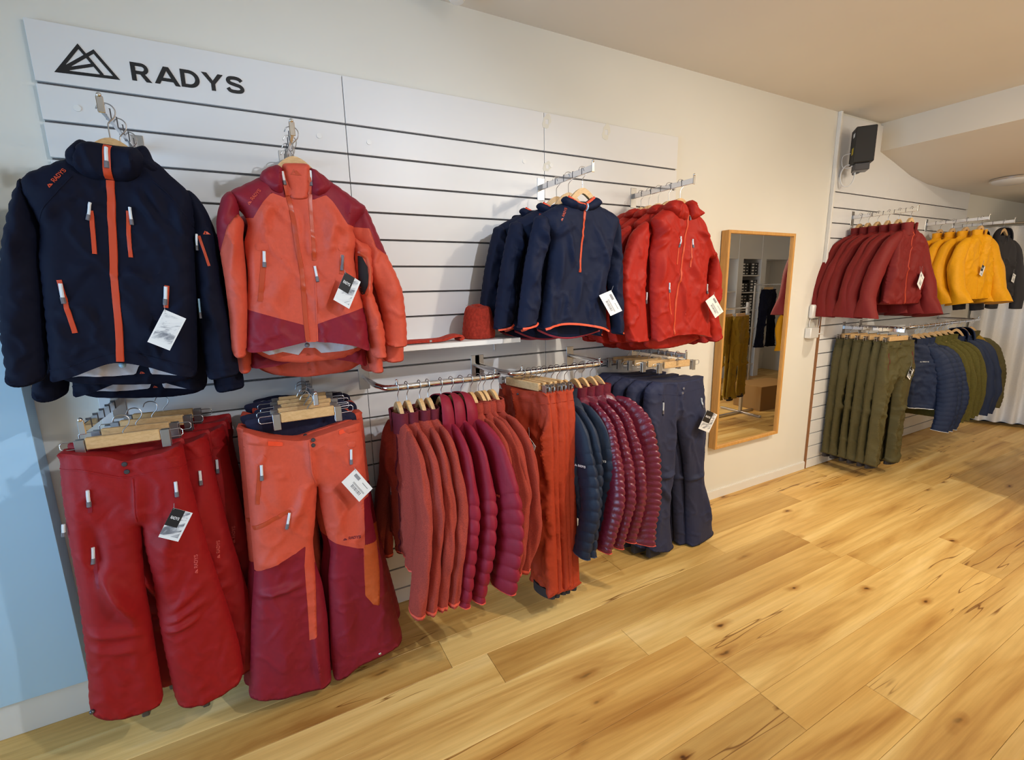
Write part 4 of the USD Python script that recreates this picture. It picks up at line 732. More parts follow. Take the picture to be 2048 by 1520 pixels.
def coral_trousers(rear=None):
    fr = Fr(.150, .43, 1.325, 2.236, 430, 740)
    t = thing('coral_trousers', rear[0] if rear else 'coral and maroon ski trousers with white price tag, front of the second lower arm', 'trousers', rear[1] if rear else fr.o, rear[2] if rear else 0, 'coral and maroon ski trousers')
    sh = Sheet(fr((120, 262), (200, 285), (300, 302), (380, 306), (416, 300), (436, 286), (500, 268), (570, 242), (648, 222), (662, 330), (672, 450), (692, 600), (722, 760), (758, 900), (800, 1050), (838, 1185), (780, 1225), (720, 1255), (640, 1295), (590, 1345), (530, 1378), (516, 1250), (506, 1080), (504, 940), (518, 800), (490, 700), (470, 600), (458, 500), (452, 590), (446, 680), (436, 760), (446, 850), (480, 950), (503, 1100), (512, 1250), (520, 1378), (450, 1396), (280, 1436), (150, 1444), (158, 1300), (162, 1100), (176, 890), (154, 640), (138, 450)),
               .042, .03, .07, .006, 9, 1.6, .004, 2, softn=1, crumple=40, lines=lines_of(fr, (190, 980, 400, 930, .014, .016), (330, 700, 420, 480, .02, .012), (180, 860, 380, 800, .02, .006), (300, 1000, 320, 1400, .04, .012), (520, 520, 560, 720, .025, .010), (440, 1150, 470, 1390, .012, .014), (640, 400, 660, 700, .014, .012), (560, 960, 600, 1250, .03, .010), (260, 440, 300, 620, .03, .008), (410, 310, 440, 480, .012, .010)), open_=[hem(fr, (838, 1185), (780, 1225), (720, 1255), (640, 1295), (590, 1345), (530, 1378)), hem(fr, (520, 1378), (450, 1396), (280, 1436), (150, 1444)), hem(fr, (120, 262), (200, 285), (300, 302), (380, 306), (416, 300), (436, 286), (500, 268), (570, 242), (648, 222))])
    lowl = Polygon(fr((100, 905), (178, 890), (250, 852), (330, 812), (402, 772), (396, 850), (404, 960), (412, 1060), (418, 1182), (452, 1162), (446, 900), (444, 850), (520, 960), (521, 1420), (100, 1500)))
    lowr = Polygon(fr((500, 748), (560, 765), (610, 774), (656, 780), (660, 900), (664, 985), (700, 1025), (726, 1030), (730, 900), (722, 758), (800, 740), (900, 1200), (560, 1450), (522, 1420)))
    side = Polygon(fr((656, 560), (690, 560), (722, 756), (664, 766))); rust = Polygon(fr((660, 764), (722, 756), (731, 890), (726, 1030), (700, 1025), (664, 985)))
    cut = unary_union([lowl, lowr, side, rust]).buffer(.0003)
    wb_ = Polygon(fr((80, 200), (700, 150), (700, 282), (650, 270), (572, 290), (500, 312), (440, 345), (400, 352), (300, 348), (140, 340), (80, 340)))
    obj('legs', sh.mesh(sh.poly.difference(cut).difference(wb_)), CORAL, t); obj('waistband', sh.mesh(wb_), CORAL, t)
    obj('lower_panel', sh.mesh(lowl), MAROON, t, label='maroon lower leg panel'); obj('lower_panel', sh.mesh(lowr), MAROON, t, label='maroon lower leg panel')
    obj('side_panel', sh.mesh(side), MAROON, t, label='maroon side panel'); obj('side_panel', sh.mesh(rust), RUST, t, label='rust orange side panel')
    bk = Sheet(fr((125, 245), (250, 215), (420, 212), (560, 190), (640, 205), (655, 330), (500, 380), (200, 380)), .01, .02, .03, .004, w0=-.06, seed=5); obj('back_waist', bk.mesh(), NAVYLIN, t, label='navy inner waist')
    for pts in (((235, 302), (268, 306), (302, 312), (300, 328), (236, 322)), ((545, 258), (580, 246), (582, 262), (548, 276))): obj('elastic', sh.over(Polygon(fr(*pts)), .002, .006), plain('bright_elastic', lin(238, 76, 40), .7) if not stage.GetPrimAtPath('/World/Looks/bright_elastic') else '/World/Looks/bright_elastic', t)
    obj('waist_tab', sh.over(Polygon(fr((562, 240), (655, 222), (660, 258), (590, 272), (566, 262))), .004, .006, True), CORAL, t)
    obj('waist_tab', sh.over(Polygon(fr((124, 268), (235, 290), (236, 322), (140, 322), (128, 300))), .004, .006, True), CORAL, t)
    obj('fly_seam', sh.band(fr((416, 302), (422, 380), (428, 440), (448, 490)), .005, .003), CORAL, t)
    obj('pocket_zip', sh.band(fr((202, 410), (195, 500), (190, 582)), .016, .003), ZIPR, t); obj('pocket_zip', sh.band(fr((170, 695), (250, 648), (332, 606)), .018, .003), ZIPR, t); obj('pocket_zip', sh.band(fr((600, 338), (602, 400)), .012, .003), ZIPR, t)
    for pts in (((180, 395), (195, 368), (215, 358), (230, 378), (222, 402), (200, 410)), ((582, 322), (592, 308), (620, 308), (628, 322), (615, 336), (590, 334)), ((310, 600), (340, 590), (358, 598), (345, 612))): obj('pocket_flap', sh.over(Polygon(fr(*pts)), .003, .005, True), CORAL, t)
    trouser_bits(t, sh, fr, [(434, 298), (434, 322)], [((207, 405), (210, 472)), ((600, 340), (601, 405)), ((330, 614), (318, 682))])
    e = fr((728, 1238))[0]; obj('hem_snap', moved(trimesh.creation.icosphere(2, .008), (e[0], -.045, e[1])), STEEL, t)
    logo(sh, fr((566, 742))[0], .011, -6, PLUM, t, name='thigh_print')
    if not rear: swing_tag(t, fr((608, 405), (682, 490), (628, 546), (548, 462)), 'price', .105, fr((603, 400))[0])
    return t
ct = coral_trousers(); o = (.150, -.43, 1.325)
rears(coral_trousers, [('coral and maroon ski trousers, %s from the front on the second lower arm' % ORD[k+1], (o[0]+(-.02, .035, -.01, .03)[k], y, o[2]+.006*k), (-2, 4, -3, 3)[k]) for k, y in enumerate((-.355, -.28, -.205, -.13))])
front_clips(5, 'holding coral trousers', (.118, .112, .125, .115, .122), 1.325, (-.43, -.355, -.28, -.205, -.13), 'clip hangers of the coral trousers', (2, 0, 3, -1, 2), half=.098, span=.112, ext=.06, drop=.052)
def navy_trousers(rear=None):
    fr = Fr(2.085, .40, 1.325, 3.04, 960, 680)
    t = thing('navy_trousers', rear[0] if rear else 'navy ski trousers with black-printed tag, front of the right lower arm', 'trousers', rear[1] if rear else fr.o, rear[2] if rear else 0, 'navy ski trousers beside the mirror')
    sh = Sheet(fr((1050, 252), (1120, 250), (1200, 248), (1280, 232), (1346, 212), (1358, 350), (1364, 520), (1352, 700), (1350, 850), (1372, 960), (1392, 1060), (1406, 1166), (1330, 1212), (1256, 1248), (1250, 1100), (1246, 900), (1232, 720), (1208, 590), (1186, 480), (1184, 620), (1172, 780), (1150, 920), (1142, 1080), (1164, 1252), (1100, 1272), (1020, 1274), (1030, 1150), (1048, 980), (1062, 800), (1050, 700), (1010, 640), (985, 480), (1000, 300)),
               .042, .03, .07, .006, 9, 1.6, .004, 3, softn=1, crumple=40, lines=lines_of(fr, (1070, 830, 1160, 790, .014, .016), (1070, 870, 1130, 960, .02, .014), (1240, 850, 1330, 800, .014, .010), (1190, 320, 1200, 470, .012, .010), (1330, 880, 1380, 1120, .03, .012), (1060, 1000, 1040, 1240, .03, .010), (1010, 480, 1050, 640, .02, .012)), open_=[hem(fr, (1406, 1166), (1330, 1212), (1256, 1248)), hem(fr, (1164, 1252), (1100, 1272), (1020, 1274)), hem(fr, (1050, 252), (1120, 250), (1200, 248), (1280, 232), (1346, 212))])
    wb_ = Polygon(fr((950, 200), (1400, 180), (1400, 262), (1350, 272), (1260, 300), (1190, 325), (1120, 322), (1050, 318), (950, 330)))
    obj('legs', sh.mesh(sh.poly.difference(wb_)), NAVYT, t); obj('waistband', sh.mesh(wb_), NAVYT, t)
    obj('waist_seam', sh.band(chaikin(fr((1050, 320), (1120, 324), (1190, 327), (1260, 302), (1350, 274)), 1, False), .005, .0022), NAVYT, t)
    trouser_bits(t, sh, fr, [(1204, 287), (1200, 315)], [((1074, 370), (1075, 438)), ((1023, 590), (1020, 640)), ((1308, 345), (1318, 400))], plain('pale_snap', (.3, .3, .36), .3, .6))
    for pts in (((1074, 360), (1078, 450)), ((1022, 580), (1024, 680))): obj('pocket_zip', sh.band(fr(*pts), .010, .002), NAVY, t)
    for a, b in ((1060, 1285), (1300, 1235)): e = fr((a, b))[0]; obj('gaiter', rbx(e[0]-.05, e[0]+.05, -.01, .03, e[1]-.035, e[1]+.04, .008), CHAR, t)
    if not rear: swing_tag(t, fr((1300, 405), (1362, 432), (1312, 545), (1248, 514)), 'black', .10, fr((1318, 400))[0])
    return t
nt = navy_trousers(); o = (2.085, -.40, 1.325)
rears(navy_trousers, [('navy ski trousers, %s from the front on the right lower arm' % ORD[k+1], (o[0]-(.05, .08, .10, .11)[k], y, o[2]+.004*k), (-5, -8, -6, -9)[k]) for k, y in enumerate((-.32, -.24, -.16, -.08))])
front_clips(5, 'holding navy trousers', (2.175, 2.13, 2.10, 2.08, 2.07), 1.325, (-.40, -.32, -.24, -.16, -.08), 'clip hangers of the navy trousers', (-4, -8, -10, -8, -10), half=.10, span=.13, ext=.05, drop=.05)
# ------------------------------------------------------------------ garments hanging edge-on along the rails
def sleeve_tube(side, seed, S, path=None):
    rng = np.random.default_rng(seed); L = S.get('sl', .70); wv = S.get('swing', .03) + rng.uniform(-.012, .012)
    ex, ez = rng.uniform(-.018, .022), rng.uniform(-.02, .02)
    P = path or [(.105, -.003, -.195), (.150, 0, -.235), (.196, .0, -.295), (.236, .004, -.40), (.258+ex*.5, wv*.2, -.24-L*.4), (.272+ex, wv*.7, -.24-L*.62+ez), (.268+ex*.5, wv*1.2, -.24-L*.82), (.256, wv*1.5, -.24-L)]
    if S.get('out'): P = [(u+S['out']*min(1, max(0, -v-.25)/.3), w, v) for u, w, v in P]
    if side < 0 and S.get('lspread'): P = [(u+S['lspread'][0]*max(0, -v-.22)/L, w+S['lspread'][1]*max(0, -v-.22)/L, v) for u, w, v in P]
    P = smooth_path(np.array(P), 28 if S.get('quilt') else 9); s = np.concatenate([[0], np.cumsum(np.linalg.norm(np.diff(P, axis=0), axis=1))]); t = s/s[-1]
    wq = S.get('wide', 1.0)
    ra = np.interp(t, [0, .06, .2, .5, .8, 1], [.010, .017, .024, .031, .028, S.get('cuffr', .025)])*S.get('fat', 1)*wq   # across (front to back)
    rb = np.interp(t, [0, .06, .2, .5, .8, 1], [.012, .036, .056, .062, .058, .054])*S.get('fat', 1)*S.get('flat', 1)
    n = 26; ang = np.arange(n)*2*np.pi/n; R = []
    T = np.gradient(P, axis=0); T /= np.linalg.norm(T, axis=1, keepdims=True)
    for i, (p, tt) in enumerate(zip(P, T)):
        e1 = np.array([0, 1.0, 0]); e1 = e1 - tt*(e1@tt); e1 /= np.linalg.norm(e1); e2 = np.cross(tt, e1)
        k = np.ones(n)
        if S.get('quilt'):
            pitch, dep = S['quilt'][:2]; dep = dep*min(1, max(0, (s[i]-S.get('qstart', 0))*12)); k = k*(1 + dep*24*(np.abs(np.sin(np.pi*(s[i]+S.get('chev', .018)*np.abs(np.sin(ang+.6)))/pitch))**.5 - .6))
        q = np.stack([np.cos(ang)*1.6+seed, np.sin(ang)*1.6, np.full(n, s[i]*S.get('ff', 5.5))], 1); k = k*(1 + S.get('fold', .75)*(meshkit.fbm(q, 3, seed)-.5)*min(1, t[i]*5))
        R.append((p + (ra[i]*k*np.cos(ang))[:, None]*e1 + (rb[i]*k*np.sin(ang))[:, None]*e2) * [side, -1, 1])
    g = loft(R)
    if side > 0: g.invert()
    tr = loft(R[-3:-1]); c = tr.vertices.mean(0); tr.vertices = c + (tr.vertices-c)*[1.06, 1.06, .75] + [0, 0, -.006]
    if side > 0: tr.invert()
    return g, tr
def ring_collar(r_u, r_w, v0, v1, th=.008, flare=1.0, gap=25):
    a = np.radians(np.linspace(90+gap/2, 450-gap/2, 40)); R = []
    for k, (f, v) in enumerate(((1, v0), (1.02, (v0+v1)/2), (flare, v1))): R.append((f, v))
    out = [np.stack([r_u*f*np.cos(a), -r_w*f*np.sin(a), np.full(40, v)], 1) for f, v in R]; inn = [np.stack([(r_u*f-th)*np.cos(a), -(r_w*f-th)*np.sin(a), np.full(40, v)], 1) for f, v in R]
    secs = [np.array([out[0][i], out[1][i], out[2][i], inn[2][i], inn[1][i], inn[0][i]]) for i in range(40)]
    return loft(secs)
def hood_shell(seed, th0=118, f=1.0, top=.165, up=-.235, lean=0):
    rng = np.random.default_rng(seed); A = np.radians(np.linspace(-th0, th0, 30)); B = np.radians(np.linspace(0, 90, 16)); V = []
    for b in B:
        c = np.cos(b)**.55*(1+.12*np.sin(b*2)); u = .100*f*np.sin(A)*c; w = .010-.062*f*np.cos(A)*c - lean*np.sin(b)*.05; v = np.full(30, up+top*f*np.sin(b))
        P = np.stack([u, -w, v], 1); n = meshkit.fbm(P*14+seed, 3, seed)[:, None]-.5; V.append(P*(1+np.array([.16, .16, .03])*n))
    return np.array(V)
def grid_shell(V, th):
    n, k, _ = V.shape; c = V.mean((0, 1)); In = c + (V-c)*(1-th); X = np.vstack([V.reshape(-1, 3), In.reshape(-1, 3)]); i, j = np.meshgrid(np.arange(n-1), np.arange(k-1), indexing='ij')
    q = np.stack([i*k+j, i*k+j+1, (i+1)*k+j+1, (i+1)*k+j], -1).reshape(-1, 4); o = n*k; F = np.vstack([q, q[:, ::-1]+o]); F = np.vstack([F[:, [0, 1, 2]], F[:, [0, 2, 3]]])
    e = [i*k for i in range(n)] + [(n-1)*k+j for j in range(1, k)] + [i*k+k-1 for i in range(n-2, -1, -1)] + [j for j in range(k-2, 0, -1)]; e = np.array(e); e2 = np.roll(e, -1)
    return trimesh.Trimesh(X, np.vstack([F, np.stack([e, e2, e2+o], 1), np.stack([e, e2+o, e+o], 1)]), process=False)
def rail_jacket(name, label, cat, loc, rotz, group, S, seed=1, tilt=0):
    t = thing(name, label, cat, loc, rotz, group, tilt=tilt); b, L, bw = S['body'], S.get('L', .62), S.get('bw', .225)
    out = [(-.055, -.148), (-.11, -.19), (-.165, -.245), (-.198, -.31), (-.20, -.39), (-bw, -.52), (-bw-.008, -.16-L)]
    out = out + [(0, -.165-L+S.get('lift', .0))] + [(-x, y) for x, y in out[::-1]]
    sh = Sheet(out, S.get('ft', .024), S.get('bt', .022), .05, S.get('bfold', .014), 8, 1.4, .008, seed, res=S.get('res', .014), quilt=S.get('quilt'), open_=[sbox(-1, -.16-L-.03, 1, -.16-L+.03)])
    if S.get('yoke'):
        y = sbox(-1, -.40, 1, 0); obj('body', sh.mesh(sh.poly.difference(y)), b, t); obj('yoke', sh.mesh(y), S['yoke'], t)
    else: obj('body', sh.mesh(), b, t)
    for sd in (1, -1):
        g, tr = sleeve_tube(sd, seed*7+sd+20, S); p = obj('sleeve', g, S.get('sleeve', b), t, 60)
        if S.get('trim'): obj('cuff_trim', tr, S['trim'], p, 60)
        if S.get('seam') and sd > 0:
            pass
    if S.get('trim'): obj('hem_trim', sh.band([(-bw*.92, -.158-L), (0, -.158-L), (bw*.92, -.158-L)], .008, .004), S['trim'], t)
    col = S.get('collar', b)
    if S.get('neck') == 'hood':
        V = hood_shell(seed, lean=S.get('lean', 0)); obj('hood', grid_shell(V, .05), col, t, 60)
        c = V.mean((0, 1)); obj('hood_lining', grid_shell(c + (V-c)*.935, .03), S.get('hlin', col), t, 60)
        obj('collar', ring_collar(.078, .038, -.215, -.150, flare=1.05, gap=30), col, t, 60)
    elif S.get('neck') == 'down_hood':     # hood lying flat behind the collar
        V = hood_shell(seed, 125, .92, .15, -.28); V = V*[1.05, 1, 1]; V[..., 1] += .045; V[..., 2] -= .02; obj('hood', grid_shell(V, .06), col, t, 60)
        obj('collar', ring_collar(.080, .040, -.215, -.118, .012, 1.05, 30), col, t, 60); obj('collar_lining', ring_collar(.070, .032, -.20, -.120, .004, 1.05, 34), S.get('hlin', col), t, 60)
    else:
        obj('collar', ring_collar(.074, .036, -.215, -.118, .008, 1.08, 28), col, t, 60)
        if S.get('neck') == 'roll': obj('collar_fold', ring_collar(.082, .044, -.176, -.128, .012, .97, 20), S.get('colfold', col), t, 60)
    if S.get('zip'): obj('zip', sh.band([(0, -.19), (0, -.158-L)], .012, .003), S['zip'], t)
    if S.get('print'): 
        for sd in (1,): logo(sh, (.06, -.33), .010, 0, S['print'], t)
    if S.get('pulls'): pull(sh, (-.10, -.50), (-.10, -.55), t, wd=.008)
    if S.get('arm_print'):   # lettering across the front of the near sleeve
        m_, u, v, h, w = S['arm_print']; g = meshkit.text_mesh('RADYS', h, .001, True); q = g.vertices; q2 = np.array(emblem2d(h*1.3).exterior.coords)[:-1]
        e = trimesh.creation.extrude_polygon(emblem2d(h*1.3), .001, engine='earcut'); P = np.vstack([q+[h*2, 0, 0], e.vertices]); F = np.vstack([g.faces, e.faces+len(q)])
        obj('sleeve_print', trimesh.Trimesh(np.stack([u+P[:, 0], -(w+P[:, 2]), v+P[:, 1]+.1*P[:, 0]], 1), F, process=False), m_, t, False)
    return t
def rail_trousers(name, label, loc, rotz, group, m, seed=1, S={}, tilt=0):
    t = thing(name, label, 'trousers', loc, rotz, group, tilt=tilt); L = S.get('L', 1.06); w0 = S.get('drop', .088); fl = S.get('flare', .05)
    R = [(.175, -w0), (.195, -w0-.10), (.205, -w0-.25), (.205, -w0-.5), (.205+fl*.5, -w0-.8), (.205+fl, -w0-L), (.045, -w0-L-.005), (.038, -w0-.7), (.02, -w0-.40), (.006, -w0-.33)]
    out = [(0, -w0-.012)] + R + [(-x, y) for x, y in R[::-1]]
    sh = Sheet(out, S.get('ft', .028), S.get('bt', .024), .05, .016, 10, 1.5, .009, seed, res=.012, softn=1, open_=[sbox(-1, -w0-L-.03, 1, -w0-L+.03), sbox(-1, -w0-.02, 1, 0)], lines=[(.03, -w0-.62, .2, -w0-.56, .018, .014), (-.2, -w0-.60, -.04, -w0-.66, .018, .014), (.10, -w0-.1, .12, -w0-.9, .03, .012), (-.11, -w0-.1, -.12, -w0-.9, .03, -.010)])
    wb_ = sbox(-1, -w0-.055, 1, 0); obj('legs', sh.mesh(sh.poly.difference(wb_)), m, t); obj('waistband', sh.mesh(wb_), m, t)
    obj('waist_seam', sh.band([(-.17, -w0-.056), (0, -w0-.062), (.17, -w0-.056)], .005, .0025), m, t)
    for a, b in (((-.13, -w0-.10), (-.135, -w0-.24)), ((.13, -w0-.10), (.135, -w0-.24))): obj('pocket_zip', sh.band([a, b], .011, .002), S.get('zip', m), t)
    obj('snap', moved(trimesh.creation.icosphere(2, .006), (0, -sh.wf([(0, -w0-.03)])[0], -w0-.03)), SNAP, t)
    if S.get('gaiter'):
        for sx in (-1, 1): obj('gaiter', moved(loft([np.stack([.075*np.cos(A_), .03*np.sin(A_), np.full(16, z)], 1) for z in (-.03, .02) for A_ in [np.arange(16)*np.pi/8]]), (sx*(.125+fl*.5), 0, -w0-L)), S['gaiter'], t)
    if S.get('tag'): u = S['tag']; swing_tag(t, [(u, -w0-.22), (u+.045, -w0-.255), (u+.01, -w0-.34), (u-.035, -w0-.305)], S.get('style', 'black'), .075, (u, -w0-.17))
    return t
RY = -.375
def row(first_builder, names, xs, rots, hanger, z=1.322, y=RY, alt=None, dz=0):
    """A run of alike garments along a rail: two built, the rest copies of them, each with its own hanger and label."""
    roots = []
    for k, (lab, x) in enumerate(zip(names, xs)):
        r = rots[k % len(rots)]; loc = (x, y, z+dz)
        if k < 12: roots.append(first_builder(lab, loc, r, k))
        else: dup(roots[k % 3], lab, loc, r+3, sc=(1, 1, 1.012))
        hanger(k, loc, r)
TRIMC = plain('coral_piping', lin(226, 92, 70), .6)
XS = [.489, .531, .589, .628, .690, .741, .789, .838, .879, .905, .947]
def shl(txt, grp): return lambda k, loc, r: shirt_hanger('wooden hanger of the %s %s' % (ORD[k], txt), loc, r, grp, wide=.105, drop=.078)
SF1 = dict(fold=.95, body=FLEECE, collar=PLUM, neck='stand', trim=TRIMC, zip=PLUM, sl=.70, L=.64, pulls=True, swing=.045)
row(lambda lab, loc, r, k: rail_jacket('fleece_jacket', lab, 'fleece jacket', loc, r, 'coral fleeces with plum collars', SF1, 31+k),
    ['coral fleece jacket with plum collar, %s from the left on the left chrome rail' % ORD[k] for k in range(4)], XS[:4], (-86, -84, -85, -82), shl('plum-collared fleece from the left', 'hangers of the plum-collared fleeces'))
SC = dict(qstart=.30, arm_print=(TRIMC, .20, -.50, .010, .042), body=CRIM, neck='hood', hlin=CRIMDARK, sl=.72, L=.62, quilt=(.062, .0075, .15), fat=1.05, trim=TRIMC, swing=.04, fold=.4, yoke=CRIM, print=TRIMC, res=.011)
row(lambda lab, loc, r, k: rail_jacket('insulated_jacket', lab, 'jacket', loc, r, 'crimson quilted hooded jackets', SC if k < 2 else dict(SC, out=.055, flat=1.35, sl=.68, arm_print=(TRIMC, .235, -.50, .010, .044)), 41+k),
    ['crimson quilted hooded jacket, %s from the left among the fleeces' % ORD[k] for k in range(3)], XS[4:7], (-85, -80, -74), shl('crimson jacket from the left', 'hangers of the crimson jackets'))
SF2 = dict(fold=.95, body=FLEECE2, neck='roll', trim=TRIMC, sl=.66, L=.64, swing=.045)
row(lambda lab, loc, r, k: rail_jacket('fleece_pullover', lab, 'fleece pullover', loc, r, 'rust fleece pullovers with rolled collars', SF2, 51+k),
    ['rust fleece pullover with rolled collar, %s from the left next to the orange trousers' % ORD[k] for k in range(4)], XS[7:11], (-78, -75, -77, -73), shl('rust fleece pullover from the left', 'hangers of the rust fleece pullovers'))
X2 = [1.123, 1.160, 1.192, 1.222, 1.252, 1.295, 1.330, 1.378, 1.442, 1.491, 1.547, 1.590]
row(lambda lab, loc, r, k: rail_trousers('orange_trousers', lab, loc, r, 'orange-red ski trousers on the rail', ORANGE, 61+k, dict(L=1.06, flare=.03, tag=.12 if k == 0 else 0, gaiter=CHAR)),
    ['orange-red ski trousers, %s from the left on the right chrome rail' % ORD[k] for k in range(5)], X2[:5], (-76, -79, -76, -78, -74),
    lambda k, loc, r: clip_hanger('clip hanger of the %s orange trousers from the left' % ORD[k], loc, r, 'clip hangers of the orange trousers', half=.12, span=.16, drop=.052))
SN = dict(qstart=.22, arm_print=(WHITECL, .21, -.47, .011, .040), body=DOWNN, neck='stand', trim=plain('navy_binding', lin(60, 70, 92), .6), sl=.70, L=.60, quilt=(.055, .0075, .2), swing=.03, fold=.4, print=WHITECL, fat=.95, res=.011)
row(lambda lab, loc, r, k: rail_jacket('quilted_jacket', lab, 'jacket', loc, r, 'navy quilted jackets on the rail', SN, 71+k),
    ['navy quilted jacket, %s from the left between orange trousers and maroon down' % ORD[k] for k in range(3)], X2[5:8], (-80, -76, -70), shl('navy quilted jacket from the left', 'hangers of the navy quilted jackets'))
SD = dict(chev=.035, body=DOWNM, neck='down_hood', hlin=TRIMC, trim=TRIMC, sl=.70, L=.64, quilt=(.032, .0065, .35), swing=.03, fold=.35, fat=1.06, res=.009)
row(lambda lab, loc, r, k: rail_jacket('down_jacket', lab, 'down jacket', loc, r, 'glossy maroon down jackets', SD if k < 3 else dict(SD, out=.015, flat=1.5, sl=.74), 81+k),
    ['glossy maroon down jacket, %s from the left on the right chrome rail' % ORD[k] for k in range(4)], X2[8:12], (-78, -74, -69, -58), shl('maroon down jacket from the left', 'hangers of the maroon down jackets'))

# ------------------------------------------------------------------ beyond the mirror
def arm_row(builder, names, x, z, ys, rots, hang): 
    roots = []
    for k, (lab, y) in enumerate(zip(names, ys)):
        r = rots[k % len(rots)]; loc = (x, y, z)
        if k < 4: roots.append(builder(lab, loc, r, k))
        else: dup(roots[k % 3] if k % 3 else roots[1], lab, loc, r)
        hang(k, loc, r)
front_n = lambda n: [ORD[k] for k in range(n)]
SJ = dict(lspread=(.14, -.10), wide=1.6, body=DRED, neck='down_hood', hlin=DRED, sl=.62, L=.60, ft=.035, bt=.03, fold=.34, fat=1.12, swing=.05, zip=ZIPR, cuffr=.06)
def dred(lab, loc, r, k):
    t = rail_jacket('dark_red_jacket', lab, 'jacket', loc, r, 'dark red shell jackets beyond the mirror', SJ, 101+k)
    if k == 0: swing_tag(t, [(.10, -.50), (.155, -.55), (.125, -.64), (.065, -.60)], 'price', .075, (.10, -.46)); swing_tag(t, [(.12, -.51), (.17, -.53), (.15, -.62), (.10, -.60)], 'price', .06, (.10, -.46))
    return t
arm_row(dred, ['dark red shell jacket, %s from the front on its arm beyond the mirror' % w for w in front_n(6)], 4.672, 2.294, (-.45, -.37, -.295, -.22, -.15, -.085), (-4, -8, -3, -10, -6, -8), shl('dark red jacket from the front', 'hangers of the dark red jackets'))
SY = dict(wide=1.6, body=YELL, neck='stand', sl=.56, L=.60, ft=.04, bt=.03, fold=.34, fat=1.15, swing=.06, zip=YELL, cuffr=.06)
def yel(lab, loc, r, k):
    t = rail_jacket('yellow_jacket', lab, 'jacket', loc, r, 'yellow shell jackets', SY, 111+k)
    if k == 0: swing_tag(t, [(-.02, -.44), (.02, -.46), (.0, -.55), (-.04, -.53)], 'black', .075, (-.01, -.40))
    return t
arm_row(yel, ['yellow shell jacket, %s from the front on its arm' % w for w in front_n(4)], 6.05, 2.294, (-.44, -.335, -.235, -.14), (-14, -17, -12, -15), shl('yellow jacket from the front', 'hangers of the yellow jackets'))
SK = dict(wide=1.6, body=CHAR, neck='hood', hlin=CHAR, sl=.64, L=.60, ft=.035, bt=.03, fold=.3, fat=1.1, swing=.04)
def chk(lab, loc, r, k):
    t = rail_jacket('charcoal_jacket', lab, 'jacket', loc, r, 'charcoal jackets by the curtain', SK, 121+k)
    if k == 0: swing_tag(t, [(.12, -.52), (.16, -.54), (.15, -.62), (.11, -.60)], 'price', .07, (.12, -.48))
    return t
arm_row(chk, ['charcoal jacket, %s from the front on the arm by the white curtain' % w for w in front_n(2)], 6.66, 2.294, (-.42, -.25), (-16, -12), shl('charcoal jacket from the front', 'hangers of the charcoal jackets'))
arm_row(lambda lab, loc, r, k: rail_trousers('olive_trousers', lab, loc, r, 'olive ski trousers', OLIVE, 131+k, dict(L=1.09, drop=.10, flare=.0, tag=.09 if k == 0 else 0, gaiter=CHAR, zip=PLUM, ft=.035)),
    ['olive ski trousers, %s from the front beyond the mirror' % w for w in front_n(6)], 4.735, 1.327, (-.45, -.375, -.30, -.225, -.15, -.08), (-8, -4, -6, -3, -5, -3),
    lambda k, loc, r: clip_hanger('clip hanger of the %s olive trousers from the front' % ORD[k], loc, r, 'clip hangers of the olive trousers', half=.12, span=.16, drop=.065))
SB = dict(body=NAVYR, neck='stand', trim=WHITECL, sl=.70, L=.60, quilt=(.042, .0032, .1), fat=1.12, swing=.05, fold=.4, print=WHITECL)
row(lambda lab, loc, r, k: rail_jacket('blue_quilted_jacket', lab, 'jacket', loc, r, 'navy blue quilted jackets with white piping', SB, 141+k),
    ['navy blue quilted jacket with white piping, %s from the left beyond the olive trousers' % ORD[k] for k in range(3)], (5.22, 5.31, 5.42), (-62, -66, -70), shl('white-piped navy jacket from the left', 'hangers of the white-piped navy jackets'))
SO = dict(body=OLIVEF, neck='stand', sl=.66, L=.72, fat=1.0, swing=.03)
row(lambda lab, loc, r, k: rail_jacket('olive_fleece', lab, 'fleece jacket', loc, r, 'olive fleece jackets', SO, 151+k),
    ['olive fleece jacket, %s from the left on the far chrome rail' % ORD[k] for k in range(4)], (5.55, 5.66, 5.78, 5.90), (-68, -64, -66, -62), shl('olive fleece from the left', 'hangers of the olive fleeces'))
row(lambda lab, loc, r, k: rail_jacket('navy_coat', lab, 'jacket', loc, r, 'plain navy jackets on the far rail', dict(body=NAVYR, neck='hood', hlin=NAVY, sl=.68, L=.66, fat=1.1), 161+k),
    ['plain navy jacket, %s from the left between the olive fleeces and the curtain' % ORD[k] for k in range(2)], (6.08, 6.22), (-58, -60), shl('plain navy jacket from the left', 'hangers of the plain navy jackets'))
t = rail_jacket('mustard_jacket', 'olive and mustard jacket at the curtain end of the far rail', 'jacket', (6.42, RY, 1.322), -52, None, dict(body=OLIVE, yoke=MUST, sleeve=OLIVE, neck='stand', sl=.66, L=.62, quilt=(.04, .003, .1)), 171)
shirt_hanger('wooden hanger of the olive and mustard jacket', (6.42, RY, 1.322), -52, None, wide=.105, drop=.078)
